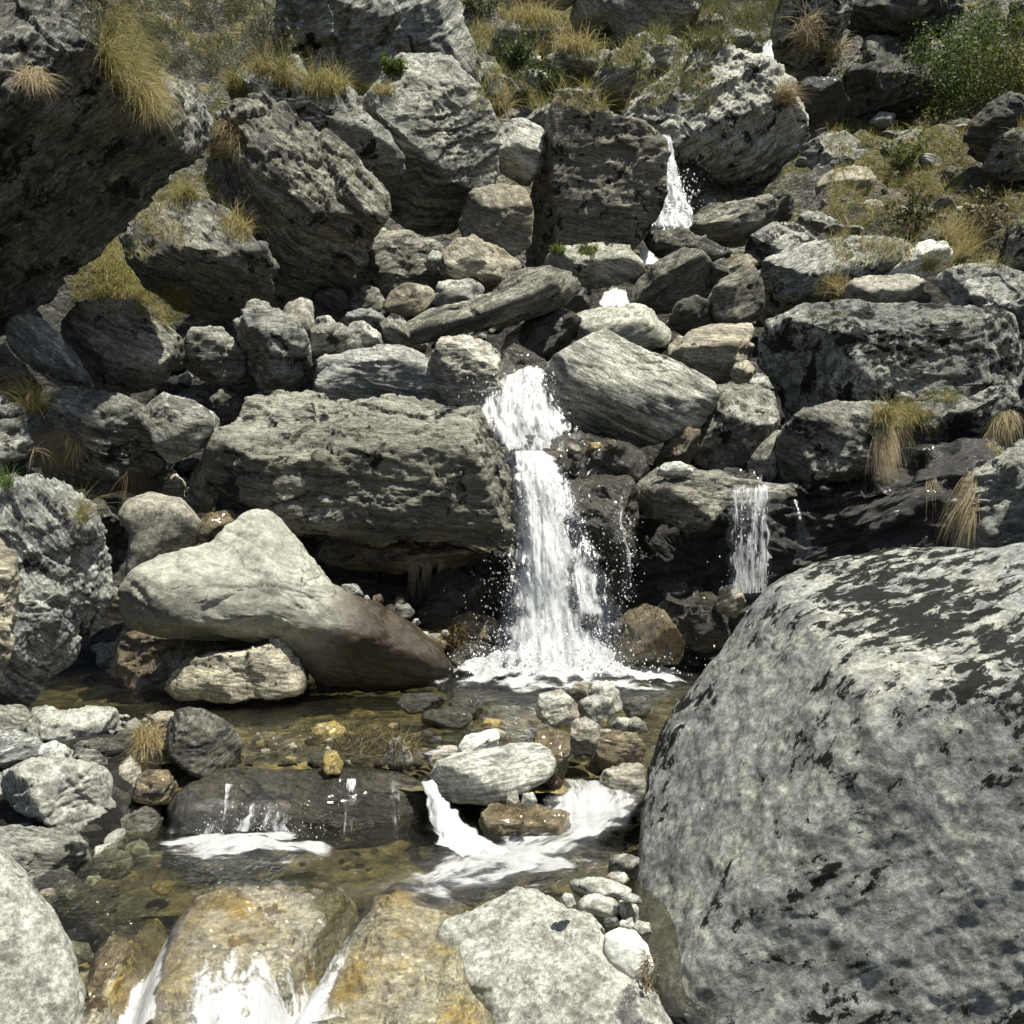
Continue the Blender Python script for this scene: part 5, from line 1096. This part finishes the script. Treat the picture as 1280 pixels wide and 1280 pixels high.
T_(280, 175, 22, 24, 1400, .4, 'brownish drooping grass under the dense clump in the cleft', mix=(.6, .2, .2), col=[BR*1.3, STRAW*.8, YG*.7], lean=(0, -.8), droop=1.6)
T_(240, 238, 34, 14, 1200, .36, 'grass patch on the ledge above the downward sloping grey slab', mix=(.45, .4, .15), droop=1.6)
T_(300, 285, 22, 18, 400, .4, 'thin straw grass along the right side of the sloping grey slab', mix=(.7, .3, 0), droop=1.6)
T_(165, 345, 52, 40, 4500, .36, 'steep bank of long yellow green grass under the overhanging boulder', mix=(.5, .38, .12), lean=(.3, -.2), droop=1.8)
T_(215, 385, 22, 24, 1400, .32, 'green lower end of the steep grass bank beside the angular brownish boulder', mix=(.4, .4, .2), droop=1.7)
T_(325, 85, 16, 10, 420, .5, 'golden tuft at the left end of the lichened boulder crest', mix=(.6, .35, .05), droop=1.9)
T_(355, 95, 12, 16, 420, .5, 'golden tuft hanging over the face of the lichened boulder', mix=(.5, .45, .05), lean=(0, -.3), droop=2)
T_(405, 108, 28, 14, 900, .55, 'widest golden green tuft on the lichened boulder crest', mix=(.5, .4, .1), droop=1.9)
T_(445, 112, 18, 8, 350, .45, 'short golden grass right of the widest crest tuft', mix=(.6, .35, .05), droop=1.7)
T_(480, 116, 12, 5, 160, .3, 'tiny yellow tuft at the top of the large sloping slab', mix=(.6, .4, 0))
T_(622, 140, 26, 10, 700, .6, 'straw fringe at the right shoulder of the large sloping slab', mix=(.75, .2, .05), droop=2)
T_(720, 58, 48, 7, 900, .9, 'thick yellow mat of grass over the dark faced rock, top centre', mix=(.8, .2, 0), droop=2.2)
T_(665, 24, 34, 6, 500, .9, 'yellow grass streak on the grey hump, top centre', mix=(.8, .2, 0), droop=2.)
T_(765, 130, 22, 12, 500, .6, 'straw grass behind the right shoulder of the tall pillar', mix=(.75, .2, .05), droop=1.8)
T_(698, 314, 9, 5, 160, .15, 'small green moss cushion, left of the pair on the rock at the pillar foot', mix=(0, .3, .7), name='moss_cushion', cat='moss cushion', wpx=.8)
T_(735, 314, 11, 5, 200, .15, 'small green moss cushion, right of the pair on the rock at the pillar foot', mix=(0, .3, .7), name='moss_cushion', cat='moss cushion', wpx=.8)
T_(1010, 45, 12, 26, 350, .8, 'pale straw fringe running down the grey cliff spur', mix=(1, .1, 0), col=[PALEST, STRAW, BR], lean=(-.2, -.6), droop=1.5)
T_(1042, 72, 10, 22, 300, .8, 'pale straw fringe right of the first one below the cliff spur', mix=(1, .1, 0), col=[PALEST, STRAW, BR], lean=(-.2, -.6), droop=1.5)
T_(980, 120, 10, 14, 220, .6, 'brown straw tuft on the right flank of the lichen crusted boulder', mix=(.7, .3, 0), col=[BR*1.4, STRAW, BR], lean=(.2, -.6))
T_(1195, 310, 22, 22, 700, .6, 'tall dry straw clump beside the bright whitish stone', mix=(.8, .2, 0), droop=1.1)
T_(1160, 335, 8, 10, 160, .4, 'thin dry grass in front of the bright whitish stone', mix=(.8, .2, 0))
T_(1045, 365, 12, 12, 420, .42, 'golden tuft left of the flat topped stone above the massive block', mix=(.8, .2, 0), lean=(-.3, 0), droop=1.6)
T_(45, 508, 16, 14, 500, .35, 'upright yellow green tuft at the left end of the wide grey boulder', mix=(.45, .5, .05), droop=1.4)
T_(72, 560, 30, 22, 2200, .3, 'drooping straw skirt below the upright tuft on the wide grey boulder', mix=(.85, .15, 0), col=[PALEST*.85, STRAW*.9, BR], lean=(0, -.7), droop=1.8)
T_(8, 606, 10, 8, 120, .22, 'small bright green plant at the left edge on top of the lichened boulder', mix=(0, 0, 1), col=[GR, GR, np.array([.12, .2, .04])])
T_(102, 645, 8, 12, 90, .3, 'few green gold blades right of the lichened boulder top', mix=(.4, .6, 0), lean=(.2, 0))
T_(176, 588, 16, 8, 160, .5, 'brown hanging roots under the wedge shaped stone', mix=(1, 0, 0), col=[BR, BR, BR], lean=(0, -1.6), droop=2.5, name='hanging_roots', cat='roots')
T_(1124, 522, 32, 12, 1400, .32, 'green topped straw tuft between the massive block and the lichened boulders on the right', mix=(.45, .4, .15), droop=1.9)
T_(1114, 545, 24, 16, 1200, .46, 'long pale straw hanging below the green topped tuft', mix=(1, .1, 0), col=[PALEST, STRAW, BR], lean=(.05, -1.7), spread=.35, droop=2.5)
T_(1165, 600, 8, 4, 60, .4, 'few thin hanging straws in the shaded right hand hollow', mix=(1, 0, 0), col=[PALEST*.8, STRAW, BR], lean=(0, -1.5), droop=2)
T_(1262, 545, 26, 34, 2600, .34, 'large straw clump hanging at the right edge above the huge spotted boulder', mix=(.8, .2, 0), col=[PALEST, YG, GR], lean=(-.3, -1.2), spread=.4, droop=2.2)
T_(1212, 615, 14, 30, 700, .45, 'dry brown grass running down the left side of the grey rock at the right edge', mix=(.8, .2, 0), col=[PALEST*.9, STRAW, GR], lean=(-.5, -1.5), spread=.35, droop=2)
T_(1180, 497, 20, 6, 160, .2, 'low green grass under the right end of the massive block', mix=(.1, .5, .4))
T_(186, 922, 15, 14, 500, .20, 'dry straw clump between the pebble spit and the brownish boulder', mix=(1, .2, 0), col=[STRAW*.95, BR*1.4, BR], lean=(.1, .2), droop=2.2)
T_(172, 945, 10, 12, 200, .16, 'straw bits lying over the narrow upright tan stone', mix=(1, .3, 0), col=[STRAW*.9, BR*1.3, BR], lean=(-.2, -.8), droop=2.)
T_(470, 930, 56, 16, 900, .20, 'tangled dark straw debris caught among stones in the shallow pool', mix=(.6, .2, .4), col=[BR*.7, YG*.9, np.array([.05, .04, .025])], spread=1., droop=1.6, zmin=-1.58, name='straw_debris', cat='debris')
T_(640, 1012, 20, 6, 160, .12, 'brown needles lying on the mossy wet rock in the stream', mix=(1, 0, 0), col=[BR, BR, BR], spread=1.3, name='straw_debris', cat='debris')
T_(808, 1220, 6, 30, 160, .09, 'dead brown needles in the crevice along the huge boulder foot', mix=(1, 0, 0), col=[BR*1.1, BR, BR], spread=1.2, name='straw_debris', cat='debris')
T_(560, 790, 20, 16, 260, .25, 'orange brown straw on the rock beside the foot of the main fall', mix=(1, .3, 0), col=[np.array([.28, .17, .06]), YG, BR], lean=(0, -.6), droop=1.8)
for q, (a, b) in enumerate([(517, 705), (534, 706), (552, 704)]):
    T_(a, b, 5, 3, 36, .35-.06*q, ['longest tuft of wet straw dripping from the cave ledge', 'short middle tuft of wet straw dripping from the cave ledge', 'bushy right tuft of wet straw dripping from the cave ledge'][q], mix=(1, 0, 0), col=[PALEST*.7, STRAW, BR], lean=(0, -3), spread=.5, droop=3, wpx=.2)
# shrubs
def tubes(lines, rad):
    V = []; Q = []
    for ln in lines:
        m_ = len(ln); b0 = len(V)
        for i, pt in enumerate(ln):
            r_ = rad*(1-.8*i/(m_-1))
            for k in range(4): V.append((pt[0]+r_*math.cos(k*1.571), pt[1]+r_*math.sin(k*1.571), pt[2]))
        for i in range(m_-1):
            for k in range(4): Q.append([b0+i*4+k, b0+i*4+(k+1) % 4, b0+(i+1)*4+(k+1) % 4, b0+(i+1)*4+k])
    return np.array(V), np.array(Q)
SM, nt, bs = newmat('shrub_bark'); bs.inputs['Base Color'].default_value = (.09, .075, .055, 1); bs.inputs['Roughness'].default_value = .9
def shrub(px, py, hpx, wpx, nst, nleaf, label, colr, seed, leaf=.05, name='shrub', cat='shrub', rad=None, dd=None):
    l, nr, ob = hit(px, py)
    if dd: l = Vector(P(px, py, dd))
    if l is None: print('no', label); return
    r = np.random.RandomState(seed); d = l.y; H = hpx/F*d; W = wpx/F*d
    root = empty(name, l); tag(root, label, cat)
    lines = []; tips = []
    for i in range(nst):
        a = r.uniform(0, 2*math.pi); sp = r.uniform(.1, 1)**.7*W*.5; x, y, z = 0, 0, -.1; h_ = H*r.uniform(.6, 1.1)*(1-.35*(sp/(W*.5))**2)
        pts = [(r.normal()*.1, r.normal()*.1, -.1)]
        for k in range(1, 8):
            t = k/7; pts.append((math.cos(a)*sp*t**1.2+r.normal()*.03*H, math.sin(a)*sp*t**1.2+r.normal()*.03*H, h_*t))
            if k > 2:
                tips.append(pts[-1])
                b = [pts[-1]]; a2 = a+r.normal()*1.2; l_ = H*.22*r.random_sample()
                for q in range(1, 4): b.append((b[0][0]+math.cos(a2)*l_*q/3, b[0][1]+math.sin(a2)*l_*q/3, b[0][2]+l_*.8*q/3)); tips.append(b[-1])
                lines.append(b)
        lines.append(pts)
    V, Q = tubes(lines, rad or max(.008, .5*d/F))
    link('stems', mesh_np('stems', V, Q, SM), root)
    if nleaf:
        tp = np.array(tips); c = tp[r.choice(len(tp), nleaf)]+r.normal(size=(nleaf, 3))*.075*H
        a = r.normal(size=(nleaf, 3)); a /= np.linalg.norm(a, axis=1)[:, None]; b = np.cross(a, r.normal(size=(nleaf, 3))); b /= np.linalg.norm(b, axis=1)[:, None]
        s = leaf*(.6+.8*r.random_sample((nleaf, 1)))
        V = np.stack([c-a*s, c+b*s*.45, c+a*s, c-b*s*.45], 1).reshape(-1, 3); Q = np.arange(nleaf*4).reshape(-1, 4)
        cc = np.repeat(np.array(colr)[None]*(.6+.8*r.random_sample((nleaf, 1))), 4, 0)
        link('foliage', mesh_np('foliage', V, Q, BM, smooth=False, attrs={'Col': cc}), root)
for args in [
 (1172, 165, 125, 100, 16, 2400, 'leafy green shrub left of the group in the upper right corner', (.10, .15, .035), 1),
 (1225, 180, 160, 120, 18, 2800, 'tallest green shrub of the group in the upper right corner', (.085, .12, .03), 2),
 (1275, 165, 150, 110, 16, 2600, 'olive yellow shrub at the right edge of the upper right corner', (.15, .15, .035), 3),
 (1200, 110, 90, 110, 12, 1700, 'bright green shrub higher up between the cliff and the right edge', (.12, .18, .04), 4),
 (1145, 120, 80, 80, 12, 2200, 'thin green shrub at the left fringe of the upper right group', (.08, .11, .03), 16),
 (1240, 90, 90, 110, 12, 1600, 'dense green shrub at the very top of the upper right group', (.09, .13, .035), 17),
 (1062, 132, 60, 60, 12, 900, 'sparse shrub growing at the foot of the dark layered cliff', (.09, .12, .03), 5),
 (1130, 215, 45, 60, 10, 600, 'low twiggy shrub on the right slope below the lichened stone', (.12, .15, .04), 6),
 (1145, 290, 50, 90, 12, 500, 'low brown twiggy shrub in the middle of the right slope', (.12, .11, .04), 7),
 (1235, 300, 60, 60, 10, 300, 'brown twiggy shrub beside the dark rock at the right edge', (.13, .11, .05), 8),
 (490, 100, 28, 34, 8, 700, 'small bright green shrub left of the sloping slab crest', (.12, .18, .04), 9),
 (640, 95, 45, 55, 10, 1200, 'green shrub left of the yellow grass, top centre', (.07, .11, .03), 10),
 (690, 125, 40, 80, 12, 1500, 'dark green shrub behind the tall pillar', (.065, .10, .025), 11),
 (730, 108, 42, 60, 10, 1400, 'green shrub in front of the triangular rock, top centre', (.085, .12, .03), 12),
 (800, 115, 40, 50, 10, 1300, 'green shrub between the triangular rock and the lichen crusted boulder', (.075, .11, .03), 13),
 (600, 25, 45, 60, 10, 1200, 'dark green shrub right of the triangular peak', (.06, .09, .03), 14),
 (770, 55, 24, 60, 8, 700, 'low green shrub under the far rounded cliff', (.07, .10, .03), 15),
]:
    shrub(*args, dd={1: 24.5, 2: 23.5, 3: 23, 4: 26., 16: 24.8, 17: 24.6}.get(args[8]))
shrub(325, 78, 85, 70, 14, 120, 'bare twiggy bush standing above the golden tuft, top left', (.12, .11, .05), 21, name='bare_bush', cat='bush')
shrub(355, 75, 60, 50, 8, 60, 'smaller bare bush right of the first one, top left', (.12, .11, .05), 22, name='bare_bush', cat='bush')
shrub(395, 95, 45, 60, 9, 500, 'thin green bush above the widest crest tuft', (.09, .11, .035), 23)
shrub(596, 716, 10, 12, 5, 90, 'tiny bright green plant in the dark cave left of the main fall', (.14, .24, .04), 24, leaf=.014, name='plant', cat='plant', rad=.003)
